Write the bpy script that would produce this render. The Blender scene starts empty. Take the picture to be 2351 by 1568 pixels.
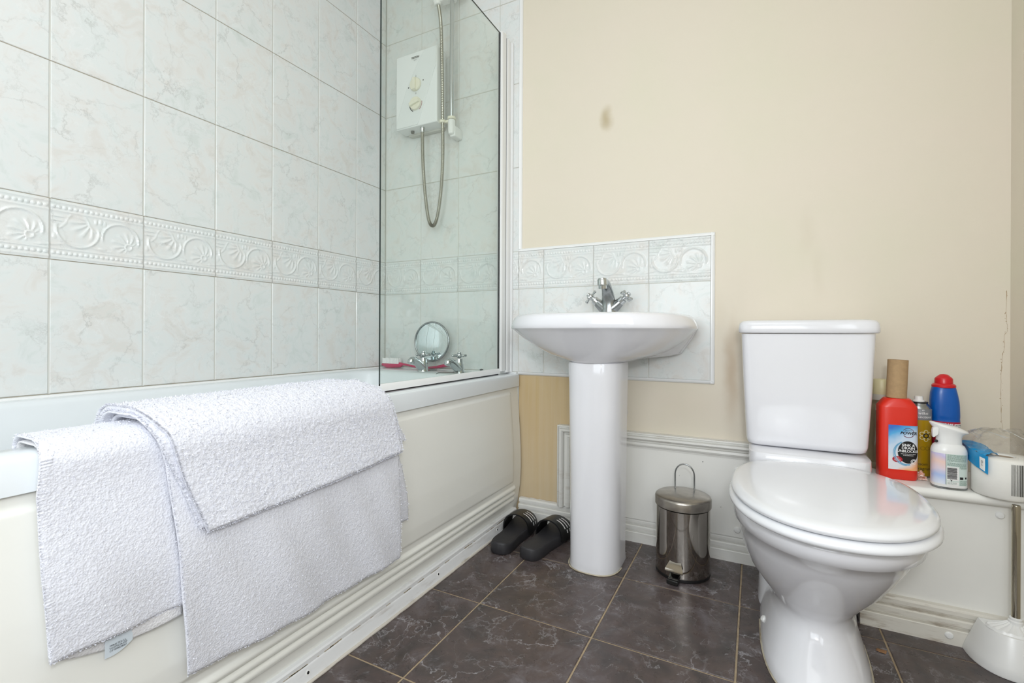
import bpy, math, random
from math import sin, cos, pi, radians, sqrt, atan2, exp
from mathutils import Vector, Matrix, noise

random.seed(7)
C = bpy.context.scene.collection
SC = bpy.context.scene

# ------------------------------------------------------------------ camera, light, exposure
cam_d = bpy.data.cameras.new('camera')
cam_d.sensor_width = 36.0
cam_d.lens = 1083.18 / 2351.0 * 36.0
cam_d.shift_y = (766.02 - 784.0) / 2351.0
cam_d.clip_start = 0.02
cam = bpy.data.objects.new('camera', cam_d)
C.objects.link(cam)
YAW, ROLL = 0.4762, 0.0043
F = Vector((-sin(YAW), cos(YAW), 0.0)); R = Vector((cos(YAW), sin(YAW), 0.0)); U = R.cross(F)
R2 = R * cos(ROLL) + U * sin(ROLL); U2 = -R * sin(ROLL) + U * cos(ROLL)
M = Matrix((R2, U2, -F)).transposed().to_4x4()
M.translation = Vector((1.5589, -1.7104, 0.7383))
cam.matrix_world = M
SC.camera = cam

world = bpy.data.worlds.new('world'); SC.world = world
world.use_nodes = True
world.node_tree.nodes['Background'].inputs[0].default_value = (0.93, 0.97, 1.0, 1)
world.node_tree.nodes['Background'].inputs[1].default_value = 1.0


def area(name, loc, rot, sx, sy, power, col=(1, 1, 1)):
    l = bpy.data.lights.new(name, 'AREA'); l.shape = 'RECTANGLE'
    l.size = sx; l.size_y = sy; l.energy = power; l.color = col
    o = bpy.data.objects.new(name, l); C.objects.link(o)
    o.location = loc; o.rotation_euler = rot
    return o


area('window_daylight', (1.30, -2.84, 1.40), (radians(90), 0, 0), 1.20, 1.30, 18, (0.90, 0.95, 1.0))
area('side_fill_light', (2.125, -2.10, 1.35), (radians(90), 0, radians(90)), 1.0, 1.2, 13, (0.90, 0.95, 1.0))  # added fill from the right, brightens bath panel and towels
area('ceiling_lamp_light', (1.30, -1.75, 2.33), (0, 0, 0), 1.1, 1.1, 6, (0.95, 0.97, 1.0))
area('camera_flash', (1.66, -1.78, 0.98), (radians(84), 0, radians(20)), 0.10, 0.10, 4.0, (0.95, 0.97, 1))

SC.view_settings.view_transform = 'Standard'
SC.view_settings.look = 'None'
SC.view_settings.gamma = 1.0
SC.view_settings.use_curve_mapping = False
SC.view_settings.exposure = 0.08
try:
    SC.cycles.diffuse_bounces = 5
    SC.cycles.glossy_bounces = 6
    SC.cycles.transparent_max_bounces = 16
    SC.cycles.max_bounces = 10
    SC.cycles.use_denoising = True
    SC.cycles.sample_clamp_indirect = 6.0
except Exception:
    pass


# ------------------------------------------------------------------ material helpers
def lin(c):
    c = c / 255.0
    return c / 12.92 if c <= 0.04045 else ((c + 0.055) / 1.055) ** 2.4


def S(r, g, b):
    return (lin(r), lin(g), lin(b), 1.0)


class NT:
    def __init__(s, name):
        s.m = bpy.data.materials.new(name); s.m.use_nodes = True
        s.nt = s.m.node_tree
        s.b = s.nt.nodes['Principled BSDF']
        s.out = s.nt.nodes['Material Output']

    def n(s, t, ins=None, **props):
        q = s.nt.nodes.new(t)
        for k, v in props.items():
            setattr(q, k, v)
        for k, v in (ins or {}).items():
            if isinstance(v, bpy.types.NodeSocket):
                s.nt.links.new(v, q.inputs[k])
            else:
                q.inputs[k].default_value = v
        return q

    def set(s, k, v):
        if isinstance(v, bpy.types.NodeSocket):
            s.nt.links.new(v, s.b.inputs[k])
        else:
            s.b.inputs[k].default_value = v

    def obj(s):
        return s.n('ShaderNodeTexCoord').outputs['Object']

    def noise(s, vec, scale, detail=4, rough=.55, dist=0.0):
        return s.n('ShaderNodeTexNoise', {'Vector': vec, 'Scale': scale, 'Detail': detail, 'Roughness': rough, 'Distortion': dist}).outputs['Fac']

    def ramp(s, fac, stops, interp='LINEAR'):
        q = s.n('ShaderNodeValToRGB', {'Fac': fac})
        cr = q.color_ramp; cr.interpolation = interp
        while len(cr.elements) < len(stops):
            cr.elements.new(0.5)
        for e, (p, c) in zip(cr.elements, stops):
            e.position = p
            e.color = c if len(c) == 4 else (*c, 1)
        return q.outputs['Color']

    def math(s, op, a, b=0.0, clamp=False):
        q = s.n('ShaderNodeMath', operation=op, use_clamp=clamp)
        for i, v in enumerate((a, b)):
            if isinstance(v, bpy.types.NodeSocket):
                s.nt.links.new(v, q.inputs[i])
            else:
                q.inputs[i].default_value = v
        return q.outputs[0]

    def mix(s, fac, a, b):
        q = s.n('ShaderNodeMix', data_type='RGBA')
        for i, v in ((0, fac), (6, a), (7, b)):
            if isinstance(v, bpy.types.NodeSocket):
                s.nt.links.new(v, q.inputs[i])
            else:
                q.inputs[i].default_value = v
        return q.outputs[2]

    def bump(s, h, strength, dist=0.001):
        q = s.n('ShaderNodeBump', {'Height': h, 'Strength': strength, 'Distance': dist})
        s.set('Normal', q.outputs[0])

    def vein(s, vec, scale, width, mscale, mlo, mhi, detail=6):
        n1 = s.noise(vec, scale, detail, .6, .4)
        d = s.math('ABSOLUTE', s.math('SUBTRACT', n1, 0.5))
        v = s.ramp(d, [(0, (1, 1, 1)), (width, (0, 0, 0))])
        mk = s.ramp(s.noise(vec, mscale, 3), [(mlo, (0, 0, 0)), (mhi, (1, 1, 1))])
        return s.math('MULTIPLY', v, mk)


def simple(name, col, rough=.4, metal=0.0, coat=0.0, bump=None, var=None, sheen=0.0, ior=1.5, spec=.5):
    t = NT(name)
    t.set('Roughness', rough); t.set('Metallic', metal); t.set('Coat Weight', coat); t.set('IOR', ior)
    t.set('Sheen Weight', sheen); t.set('Specular IOR Level', spec)
    if var:
        sc, amt = var
        f = t.ramp(t.noise(t.obj(), sc, 5), [(.3, (0, 0, 0)), (.7, (1, 1, 1))])
        c2 = (col[0] * amt, col[1] * amt, col[2] * amt, 1)
        t.set('Base Color', t.mix(f, col, c2))
    else:
        t.set('Base Color', col)
    if bump:
        t.bump(t.noise(t.obj(), bump[0], 3), bump[1])
    return t.m


def tile_vec(t):
    a = t.n('ShaderNodeAttribute', attribute_name='tid').outputs['Fac']
    cmb = t.n('ShaderNodeCombineXYZ', {0: t.math('MULTIPLY', a, 3.7), 1: t.math('MULTIPLY', a, 5.3), 2: t.math('MULTIPLY', a, 1.9)}).outputs[0]
    return t.n('ShaderNodeVectorMath', {0: t.obj(), 1: cmb}, operation='ADD').outputs[0]


def mat_wall_tile():
    t = NT('marbled_wall_tile')
    v = tile_vec(t)
    base = t.ramp(t.noise(v, 11, 7, .62, 1.2), [(.28, S(210, 216, 213)), (.42, S(221, 225, 224)), (.55, S(223, 224, 222)), (.66, S(219, 217, 213)), (.8, S(214, 220, 217))])
    nz = t.n('ShaderNodeTexNoise', {'Vector': v, 'Scale': 9.0, 'Detail': 9.0, 'Roughness': .68}).outputs['Color']
    d = t.n('ShaderNodeVectorMath', {0: nz, 1: (.5, .5, .5)}, operation='SUBTRACT').outputs[0]
    d = t.n('ShaderNodeVectorMath', {0: d, 'Scale': .16}, operation='SCALE').outputs[0]
    vv = t.n('ShaderNodeVectorMath', {0: v, 1: d}, operation='ADD').outputs[0]

    def crack(scale, wdt, ms, lo, hi):
        vo = t.n('ShaderNodeTexVoronoi', {'Vector': vv, 'Scale': scale}, feature='DISTANCE_TO_EDGE').outputs['Distance']
        e = t.ramp(vo, [(0, (1, 1, 1)), (wdt, (.35, .35, .35)), (wdt * 3, (0, 0, 0))])
        return t.math('MULTIPLY', e, t.ramp(t.noise(v, ms, 4), [(lo, (0, 0, 0)), (hi, (1, 1, 1))]))
    v1 = crack(7.5, .012, 10, .42, .62)
    v2 = crack(15.0, .018, 14, .48, .66)
    c = t.mix(t.math('MULTIPLY', v1, .38), base, S(148, 148, 144))
    c = t.mix(t.math('MULTIPLY', v2, .24), c, S(158, 156, 148))
    w = t.vein(v, 12.0, .018, 6, .50, .62, 5)
    c = t.mix(t.math('MULTIPLY', w, .30), c, S(236, 238, 238))
    t.set('Base Color', c)
    t.set('Roughness', .16)
    t.set('IOR', 1.45)
    t.bump(t.noise(v, 35, 3), .05, .002)
    return t.m


def mat_floor_tile():
    t = NT('dark_slate_floor_tile')
    v = tile_vec(t)
    n = t.noise(v, 9, 9, .66, .8)
    base = t.ramp(n, [(.28, S(54, 49, 47)), (.42, S(72, 65, 64)), (.52, S(82, 71, 69)), (.62, S(96, 88, 89)), (.76, S(116, 109, 111))])
    base = t.mix(t.ramp(t.noise(v, 26, 5), [(.45, (0, 0, 0)), (.75, (.4, .4, .4))]), base, S(98, 82, 74))
    v1 = t.vein(v, 5.0, .006, 5, .44, .58, 10)
    v2 = t.vein(v, 12.0, .007, 7, .48, .60, 9)
    cl = t.ramp(t.noise(v, 14, 10, .75, .5), [(.56, (0, 0, 0)), (.75, (1, 1, 1))])
    c = t.mix(t.math('MULTIPLY', v1, .62), base, S(186, 184, 188))
    c = t.mix(t.math('MULTIPLY', v2, .55), c, S(170, 168, 172))
    c = t.mix(t.math('MULTIPLY', cl, .45), c, S(158, 156, 162))
    vo = t.n('ShaderNodeTexVoronoi', {'Vector': v, 'Scale': 160.0})
    sp = t.ramp(vo.outputs['Distance'], [(.05, (1, 1, 1)), (.13, (0, 0, 0))])
    wn = t.ramp(t.noise(v, 30, 2), [(.62, (0, 0, 0)), (.68, (1, 1, 1))])
    c = t.mix(t.math('MULTIPLY', sp, wn), c, S(205, 200, 198))
    t.set('Base Color', c)
    t.set('Roughness', t.ramp(t.noise(v, 40, 4), [(.3, (.24, .24, .24)), (.7, (.38, .38, .38))]))
    t.bump(t.noise(v, 60, 6), .12, .002)
    return t.m


def blob(t, pos, centre, rad):
    q = t.n('ShaderNodeVectorMath', {0: pos, 1: centre}, operation='SUBTRACT').outputs[0]
    q = t.n('ShaderNodeVectorMath', {0: q, 1: (1 / rad[0], 0, 1 / rad[1])}, operation='MULTIPLY').outputs[0]
    l = t.n('ShaderNodeVectorMath', {0: q}, operation='LENGTH').outputs['Value']
    return t.ramp(l, [(0.0, (1, 1, 1)), (1.0, (0, 0, 0))], 'EASE')


def mat_paint(stains_and_shade=True):
    t = NT('cream_wall_paint' if stains_and_shade else 'cream_wall_paint_plain')
    p = t.obj()
    base = t.ramp(t.noise(p, 3.5, 4), [(.3, S(223, 213, 197)), (.5, S(222, 213, 196)), (.7, S(220, 213, 194))])
    c = base
    if stains_and_shade:
        wob = t.n('ShaderNodeTexNoise', {'Vector': p, 'Scale': 14.0, 'Detail': 4.0})
        off = t.n('ShaderNodeVectorMath', {0: wob.outputs['Color'], 1: (.5, .5, .5)}, operation='SUBTRACT').outputs[0]
        off = t.n('ShaderNodeVectorMath', {0: off, 'Scale': .035}, operation='SCALE').outputs[0]
        pw = t.n('ShaderNodeVectorMath', {0: p, 1: off}, operation='ADD').outputs[0]
        for cx, cz, rx, rz, s, col in ((1.063, 1.54, .034, .062, .75, S(176, 158, 120)), (1.70, 1.05, .035, .11, .10, S(180, 165, 138)),
                                       (1.73, .93, .025, .12, .09, S(180, 165, 138)), (1.45, .80, .03, .10, .07, S(186, 160, 120)),
                                       (1.49, .62, .035, .22, .45, S(176, 142, 100)), (1.36, .50, .22, .11, .10, S(196, 176, 150))):  # tall brown blob left of the cistern is its cast shadow, painted in
            c = t.mix(t.math('MULTIPLY', blob(t, pw, (cx, 0, cz), (rx, rz)), s), c, col)
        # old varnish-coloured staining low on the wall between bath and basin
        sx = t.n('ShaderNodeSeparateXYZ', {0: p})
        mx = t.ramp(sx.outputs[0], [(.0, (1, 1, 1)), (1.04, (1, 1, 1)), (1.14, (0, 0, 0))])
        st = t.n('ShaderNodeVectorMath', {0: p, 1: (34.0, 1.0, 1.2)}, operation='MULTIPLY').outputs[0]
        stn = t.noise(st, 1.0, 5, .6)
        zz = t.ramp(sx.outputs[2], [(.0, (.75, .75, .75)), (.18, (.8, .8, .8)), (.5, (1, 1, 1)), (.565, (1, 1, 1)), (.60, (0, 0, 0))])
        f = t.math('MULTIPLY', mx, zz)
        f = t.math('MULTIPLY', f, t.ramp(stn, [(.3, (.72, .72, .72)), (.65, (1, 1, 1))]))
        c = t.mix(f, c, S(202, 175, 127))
        specks = t.n('ShaderNodeTexVoronoi', {'Vector': p, 'Scale': 22.0})
        sp = t.ramp(specks.outputs['Distance'], [(.02, (1, 1, 1)), (.045, (0, 0, 0))])
        sm = t.ramp(t.noise(p, 8, 2), [(.63, (0, 0, 0)), (.66, (1, 1, 1))])
        c = t.mix(t.math('MULTIPLY', t.math('MULTIPLY', sp, sm), .6), c, S(120, 104, 80))
    t.set('Base Color', c)
    t.set('Roughness', .62)
    t.bump(t.noise(p, 120, 4), .10, .0015)
    return t.m


def mat_dirty_gloss(name, col, amt, dirt=S(150, 128, 100)):
    t = NT(name)
    p = t.obj()
    st = t.n('ShaderNodeVectorMath', {0: p, 1: (9.0, 9.0, 60.0)}, operation='MULTIPLY').outputs[0]
    f = t.ramp(t.noise(st, 1.0, 7, .65), [(.52, (0, 0, 0)), (.66, (1, 1, 1))])
    f2 = t.ramp(t.noise(p, 7, 4), [(.40, (0, 0, 0)), (.62, (1, 1, 1))])
    c = t.mix(t.math('MULTIPLY', t.math('MULTIPLY', f, f2), amt), col, dirt)
    t.set('Base Color', c); t.set('Roughness', .35)
    t.bump(t.noise(p, 60, 4), .08, .001)
    return t.m


def mat_towel(name, col):
    t = NT(name)
    p = t.obj()
    n = t.noise(p, 210, 3, .6)
    vo = t.n('ShaderNodeTexVoronoi', {'Vector': p, 'Scale': 330.0})
    h = t.math('ADD', n, t.math('MULTIPLY', vo.outputs['Distance'], .7))
    c = t.ramp(n, [(.25, (col[0] * .90, col[1] * .90, col[2] * .91)), (.6, col)])
    t.set('Base Color', c); t.set('Roughness', 1.0); t.set('Sheen Weight', .25); t.set('Specular IOR Level', .1)
    t.bump(h, .35, .003)
    return t.m


def mat_glass(name, tint, rough=0.02, refl=1.0):
    t = NT(name)
    tr = t.n('ShaderNodeBsdfTransparent', {'Color': tint})
    gl = t.n('ShaderNodeBsdfGlossy', {'Color': (1, 1, 1, 1), 'Roughness': rough})
    lw = t.n('ShaderNodeLayerWeight', {'Blend': .5})
    fac = t.math('MULTIPLY', t.math('ADD', t.math('MULTIPLY', t.math('POWER', lw.outputs['Facing'], 5.0), .9), .03), refl, True)
    mx = t.n('ShaderNodeMixShader', {0: fac, 1: tr.outputs[0], 2: gl.outputs[0]})
    t.nt.links.new(mx.outputs[0], t.out.inputs[0])
    return t.m


def mat_film():
    t = NT('crinkled_clear_film')
    p = t.obj()
    b = t.n('ShaderNodeBump', {'Height': t.noise(p, 45, 6, .6, 1.5), 'Strength': .8, 'Distance': .01})
    tr = t.n('ShaderNodeBsdfTransparent', {'Color': (.985, .985, .98, 1)})
    gl = t.n('ShaderNodeBsdfGlossy', {'Color': (1, 1, 1, 1), 'Roughness': .12, 'Normal': b.outputs[0]})
    lw = t.n('ShaderNodeLayerWeight', {'Blend': .5, 'Normal': b.outputs[0]})
    mx = t.n('ShaderNodeMixShader', {0: t.math('ADD', t.math('MULTIPLY', t.math('POWER', lw.outputs['Facing'], 4.0), .55), .06, True), 1: tr.outputs[0], 2: gl.outputs[0]})
    t.nt.links.new(mx.outputs[0], t.out.inputs[0])
    return t.m


def mat_label_gradient(name, stops, vec, centre, scale):
    """printed label: colours run across the label along vec"""
    t = NT(name)
    d = t.n('ShaderNodeVectorMath', {0: t.obj(), 1: centre}, operation='SUBTRACT').outputs[0]
    f = t.n('ShaderNodeVectorMath', {0: d, 1: vec}, operation='DOT_PRODUCT').outputs['Value']
    f = t.math('ADD', t.math('MULTIPLY', f, scale), .5, True)
    f = t.math('ADD', f, t.math('MULTIPLY', t.math('SUBTRACT', t.noise(t.obj(), 30, 2), .5), .25), True)
    t.set('Base Color', t.ramp(f, stops)); t.set('Roughness', .35)
    return t.m


M_TILE = mat_wall_tile()
M_GROUT = simple('pale_grout', S(214, 214, 208), .8, var=(12, .93))
M_GROUT_TAN = simple('tan_grout', S(168, 160, 142), .85, var=(16, .8))
M_GROUT_PALE = simple('off_white_grout', S(206, 204, 194), .85, var=(16, .9))
M_FLOOR = mat_floor_tile()
M_FGROUT = simple('sandy_floor_grout', S(178, 158, 130), .9, var=(60, .7), bump=(300, .4))
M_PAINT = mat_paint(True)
M_PAINT2 = mat_paint(False)
M_CEIL = simple('white_ceiling_paint', S(238, 238, 234), .7)
M_TRIM = simple('white_plastic_trim', S(232, 233, 233), .25)
M_WOOD = simple('white_gloss_paint', S(237, 236, 231), .3, var=(6, .97), bump=(40, .06))
M_SKIRT = mat_dirty_gloss('worn_white_skirting_paint', S(228, 227, 222), .25)
M_SKIRT2 = mat_dirty_gloss('grimy_white_skirting_paint', S(222, 218, 208), 1.0, S(142, 122, 98))
M_CERAMIC = simple('white_vitreous_china', S(228, 228, 232), .11, coat=.2)
M_SEAT = simple('white_seat_plastic', S(229, 230, 233), .12, coat=.2)
M_ACRYL = simple('white_bath_acrylic', S(226, 231, 234), .14)
M_PANEL = simple('ivory_bath_panel', S(237, 237, 231), .22)
M_STRIP = mat_dirty_gloss('chipped_white_sill_strip', S(228, 229, 230), .45, S(140, 124, 104))
M_CAULK = mat_dirty_gloss('dirty_caulk', S(206, 200, 190), 1.0, S(110, 96, 78))
M_SEAL = mat_dirty_gloss('yellowed_sealant', S(196, 186, 164), 1.0, S(120, 100, 70))
M_CHROME = simple('chrome', S(200, 204, 206), .10, 1.0)
M_CHROME_D = simple('dull_chrome', S(170, 174, 176), .20, 1.0, var=(60, .7))
M_STEEL = simple('polished_steel_bin', S(176, 170, 162), .07, 1.0, var=(9, .88))
M_STEEL_B = simple('brushed_steel_lid', S(180, 174, 166), .28, 1.0, var=(40, .75))
M_BLACKP = simple('black_plastic', S(22, 22, 22), .4)
M_DARK = simple('dark_hole', S(18, 17, 16), .8)
M_WHITEP = simple('white_plastic', S(236, 236, 234), .28)
M_CREAMP = simple('cream_plastic', S(232, 228, 210), .3)
M_SHOWER = simple('white_shower_plastic', S(234, 236, 236), .22)
M_GLASS = mat_glass('clear_screen_glass', (.93, .955, .935, 1))
M_GEDGE = simple('dark_green_glass_edge', S(8, 26, 22), .12)
M_MIRROR = simple('mirror_silver', S(214, 224, 226), .02, 1.0)
M_TOWEL = mat_towel('white_terry_towel', (.75, .76, .82))
M_TOWEL_W = mat_towel('warm_white_terry_towel', (.76, .755, .77))
M_FILM = mat_film()
M_INK = simple('black_ink', S(24, 24, 26), .5)
M_GPRINT = simple('green_print_ink', S(96, 128, 112), .5)
M_INKW = simple('white_ink', S(245, 245, 245), .5)


# ------------------------------------------------------------------ mesh helpers
class MB:
    def __init__(s):
        s.v = []; s.f = []; s.mi = []; s.t = []; s.tid = 0.0; s.m = 0

    def av(s, p):
        s.v.append((p[0], p[1], p[2])); s.t.append(s.tid)
        return len(s.v) - 1

    def af(s, idx):
        s.f.append(tuple(idx)); s.mi.append(s.m)

    def box(s, x0, x1, y0, y1, z0, z1):
        i = [s.av(p) for p in ((x0, y0, z0), (x1, y0, z0), (x1, y1, z0), (x0, y1, z0), (x0, y0, z1), (x1, y0, z1), (x1, y1, z1), (x0, y1, z1))]
        for q in ((0, 3, 2, 1), (4, 5, 6, 7), (0, 1, 5, 4), (1, 2, 6, 5), (2, 3, 7, 6), (3, 0, 4, 7)):
            s.af([i[k] for k in q])

    def loft(s, rings, cap0=True, cap1=True, closed=True):
        n = len(rings[0]); base = [[s.av(p) for p in r] for r in rings]
        for a, b in zip(base[:-1], base[1:]):
            for k in range(n if closed else n - 1):
                k2 = (k + 1) % n
                s.af((a[k], a[k2], b[k2], b[k]))
        if cap0: s.af(list(reversed(base[0])))
        if cap1: s.af(base[-1])

    def lathe(s, prof, c=(0, 0, 0), N=32, ax=None, cap0=True, cap1=True):
        """prof: list of (r, h) along ax (default z)"""
        ax = Vector(ax or (0, 0, 1)).normalized()
        u = ax.orthogonal().normalized(); w = ax.cross(u)
        c = Vector(c)
        rings = [[c + ax * h + (u * cos(2 * pi * k / N) + w * sin(2 * pi * k / N)) * max(r, 1e-5) for k in range(N)] for r, h in prof]
        s.loft(rings, cap0, cap1)

    def tube(s, path, r, N=10, cap=True):
        path = [Vector(p) for p in path]
        rf = r if callable(r) else (lambda i, n: r)
        T = []
        for i in range(len(path)):
            a = path[max(0, i - 1)]; b = path[min(len(path) - 1, i + 1)]
            T.append((b - a).normalized())
        u = T[0].orthogonal().normalized()
        rings = []
        for i, p in enumerate(path):
            u = (u - T[i] * u.dot(T[i])).normalized(); w = T[i].cross(u)
            rr = rf(i, len(path))
            rings.append([p + (u * cos(2 * pi * k / N) + w * sin(2 * pi * k / N)) * rr for k in range(N)])
        s.loft(rings, cap, cap)

    def sphere(s, c, r, N=12, sc=(1, 1, 1)):
        c = Vector(c); rings = []
        m = max(4, N // 2)
        for i in range(m + 1):
            a = -pi / 2 + pi * i / m
            rr = max(cos(a), 1e-4) * r
            rings.append([(c[0] + rr * cos(2 * pi * k / N) * sc[0], c[1] + rr * sin(2 * pi * k / N) * sc[1], c[2] + r * sin(a) * sc[2]) for k in range(N)])
        s.loft(rings)

    def grid(s, fn, nu, nv, flip=False):
        b = [[s.av(fn(i / nu, j / nv)) for j in range(nv + 1)] for i in range(nu + 1)]
        for i in range(nu):
            for j in range(nv):
                q = (b[i][j], b[i + 1][j], b[i + 1][j + 1], b[i][j + 1])
                s.af(q if not flip else tuple(reversed(q)))
        return b

    def extrude(s, prof, axis, a, b):
        """closed 2D profile extruded along an axis: 'x' -> prof (y,z); 'y' -> (x,z)"""
        if axis == 'x':
            r = [[(q, p[0], p[1]) for p in prof] for q in (a, b)]
        elif axis == 'y':
            r = [[(p[0], q, p[1]) for p in prof] for q in (a, b)]
        else:
            r = [[(p[0], p[1], q) for p in prof] for q in (a, b)]
        s.loft(r)

    def build(s, name, mats, parent=None, smooth=35, bevel=0.0, bseg=2, subsurf=0, fix=True):
        me = bpy.data.meshes.new(name)
        me.from_pydata(s.v, [], s.f)
        if not isinstance(mats, (list, tuple)):
            mats = [mats]
        for m in mats:
            me.materials.append(m)
        if len(mats) > 1:
            me.polygons.foreach_set('material_index', s.mi)
        if any(s.t):
            at = me.attributes.new('tid', 'FLOAT', 'POINT')
            at.data.foreach_set('value', s.t)
        me.update()
        if fix:
            import bmesh
            bm = bmesh.new(); bm.from_mesh(me)
            bmesh.ops.recalc_face_normals(bm, faces=bm.faces[:])
            bm.to_mesh(me); bm.free()
        if smooth:
            me.shade_smooth()
            me.set_sharp_from_angle(angle=radians(smooth))
        o = bpy.data.objects.new(name, me)
        C.objects.link(o)
        if parent is not None:
            o.parent = parent
            o.matrix_parent_inverse = parent.matrix_world.inverted() if False else Matrix.Translation(-Vector(parent.location))
        if bevel:
            b = o.modifiers.new('bevel', 'BEVEL'); b.width = bevel; b.segments = bseg; b.limit_method = 'ANGLE'; b.angle_limit = radians(35)
            b.harden_normals = False
        if subsurf:
            q = o.modifiers.new('subsurf', 'SUBSURF'); q.levels = subsurf; q.render_levels = subsurf
        return o


def thing(name, label, cat, loc, group=None):
    o = bpy.data.objects.new(name, None); C.objects.link(o)
    o.location = loc; o.empty_display_size = .05
    return tag(o, label, cat, group)


def tag(o, label, cat, group=None):
    o['label'] = label; o['category'] = cat
    if group: o['group'] = group
    return o


def struct(o):
    o['kind'] = 'structure'
    return o


def cr(pts, N, closed=True):
    """Catmull-Rom sampling"""
    P = [Vector(p) for p in pts]; n = len(P); out = []
    segs = n if closed else n - 1
    per = max(1, N // segs)
    for i in range(segs):
        p0 = P[(i - 1) % n] if closed or i > 0 else P[0] * 2 - P[1]
        p1 = P[i]; p2 = P[(i + 1) % n]
        p3 = P[(i + 2) % n] if closed or i + 2 < n else P[-1] * 2 - P[-2]
        for k in range(per):
            t = k / per
            out.append(.5 * ((2 * p1) + (p2 - p0) * t + (2 * p0 - 5 * p1 + 4 * p2 - p3) * t * t + (3 * p1 - p0 - 3 * p2 + p3) * t ** 3))
    if not closed: out.append(P[-1].copy())
    return out


def sup(a, b, n, N=48, cx=0, cy=0):
    r = []
    for k in range(N):
        t = 2 * pi * k / N
        c, s_ = cos(t), sin(t)
        r.append((cx + a * math.copysign(abs(c) ** (2 / n), c), cy + b * math.copysign(abs(s_) ** (2 / n), s_)))
    return r


def lerp_tab(tab, x):
    if x <= tab[0][0]: return tab[0][1]
    for (a, va), (b, vb) in zip(tab[:-1], tab[1:]):
        if x <= b:
            return va + (vb - va) * (x - a) / (b - a)
    return tab[-1][1]


def sstep(a, b, x):
    t = min(1, max(0, (x - a) / (b - a)))
    return t * t * (3 - 2 * t)


_dg = None


def text_geo(body, size, shear=0.0, bold=0.0, width=1.0):
    """outline of a word: 2D verts (centred on x, baseline mid) and faces"""
    cu = bpy.data.curves.new('txt', 'FONT'); cu.body = body; cu.size = size; cu.align_x = 'CENTER'; cu.align_y = 'CENTER'
    cu.shear = shear; cu.offset = bold; cu.resolution_u = 3
    o = bpy.data.objects.new('txt', cu); C.objects.link(o)
    dg = bpy.context.evaluated_depsgraph_get(); dg.update()
    me = bpy.data.meshes.new_from_object(o.evaluated_get(dg))
    vs = [(v.co.x * width, v.co.y) for v in me.vertices]; fs = [tuple(p.vertices) for p in me.polygons]
    bpy.data.objects.remove(o); bpy.data.curves.remove(cu); bpy.data.meshes.remove(me)
    return vs, fs


def put_text(mb, body, size, mapf, **kw):
    """lay a word on a surface; mapf(x, y) -> 3D"""
    vs, fs = text_geo(body, size, **kw)
    ids = [mb.av(mapf(x, y)) for x, y in vs]
    for f in fs:
        mb.af([ids[i] for i in f])


def patch(mb, x0, x1, y0, y1, mapf, nx=10, ny=2):
    mb.grid(lambda a, b: mapf(x0 + (x1 - x0) * a, y0 + (y1 - y0) * b), nx, ny)


def disc(mb, cx, cy, rx, ry, mapf, N=28, rings=3, hole=0.0):
    rr = [[mb.av(mapf(cx + rx * q * cos(2 * pi * k / N), cy + ry * q * sin(2 * pi * k / N))) for k in range(N)]
          for q in [hole + (1 - hole) * (i / rings) if (hole or i) else 0.02 for i in range(rings + 1)]]
    for a, b in zip(rr[:-1], rr[1:]):
        for k in range(N):
            mb.af((a[k], a[(k + 1) % N], b[(k + 1) % N], b[k]))


def arc_strip(mb, cx, cy, r0, r1, a0, a1, mapf, N=14):
    b = []
    for i in range(N + 1):
        a = a0 + (a1 - a0) * i / N
        b.append((mb.av(mapf(cx + r0 * cos(a), cy + r0 * sin(a))), mb.av(mapf(cx + r1 * cos(a), cy + r1 * sin(a)))))
    for p, q in zip(b[:-1], b[1:]):
        mb.af((p[0], p[1], q[1], q[0]))


class Contour:
    """closed outline, walked by arc length; s=0 at the first point"""
    def __init__(s, pts):
        s.p = [Vector((p[0], p[1])) for p in pts]; n = len(s.p)
        s.l = [0.0]
        for i in range(n):
            s.l.append(s.l[-1] + (s.p[(i + 1) % n] - s.p[i]).length)
        s.L = s.l[-1]

    def at(s, d, off=0.0):
        d = d % s.L; n = len(s.p)
        lo = 0
        while s.l[lo + 1] < d: lo += 1
        a, b = s.p[lo], s.p[(lo + 1) % n]
        t = (d - s.l[lo]) / max(1e-9, s.l[lo + 1] - s.l[lo])
        q = a.lerp(b, t); tg = (b - a).normalized()
        return q.x + tg.y * off, q.y - tg.x * off


# ------------------------------------------------------------------ the room
RW, RD, RH = 2.16, -2.90, 2.40
TW = 0.2025                       # wall tile pitch
Z0, Z1, TH = 0.919, 1.0707, 0.3418  # border bottom, border top, tile row height


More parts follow.
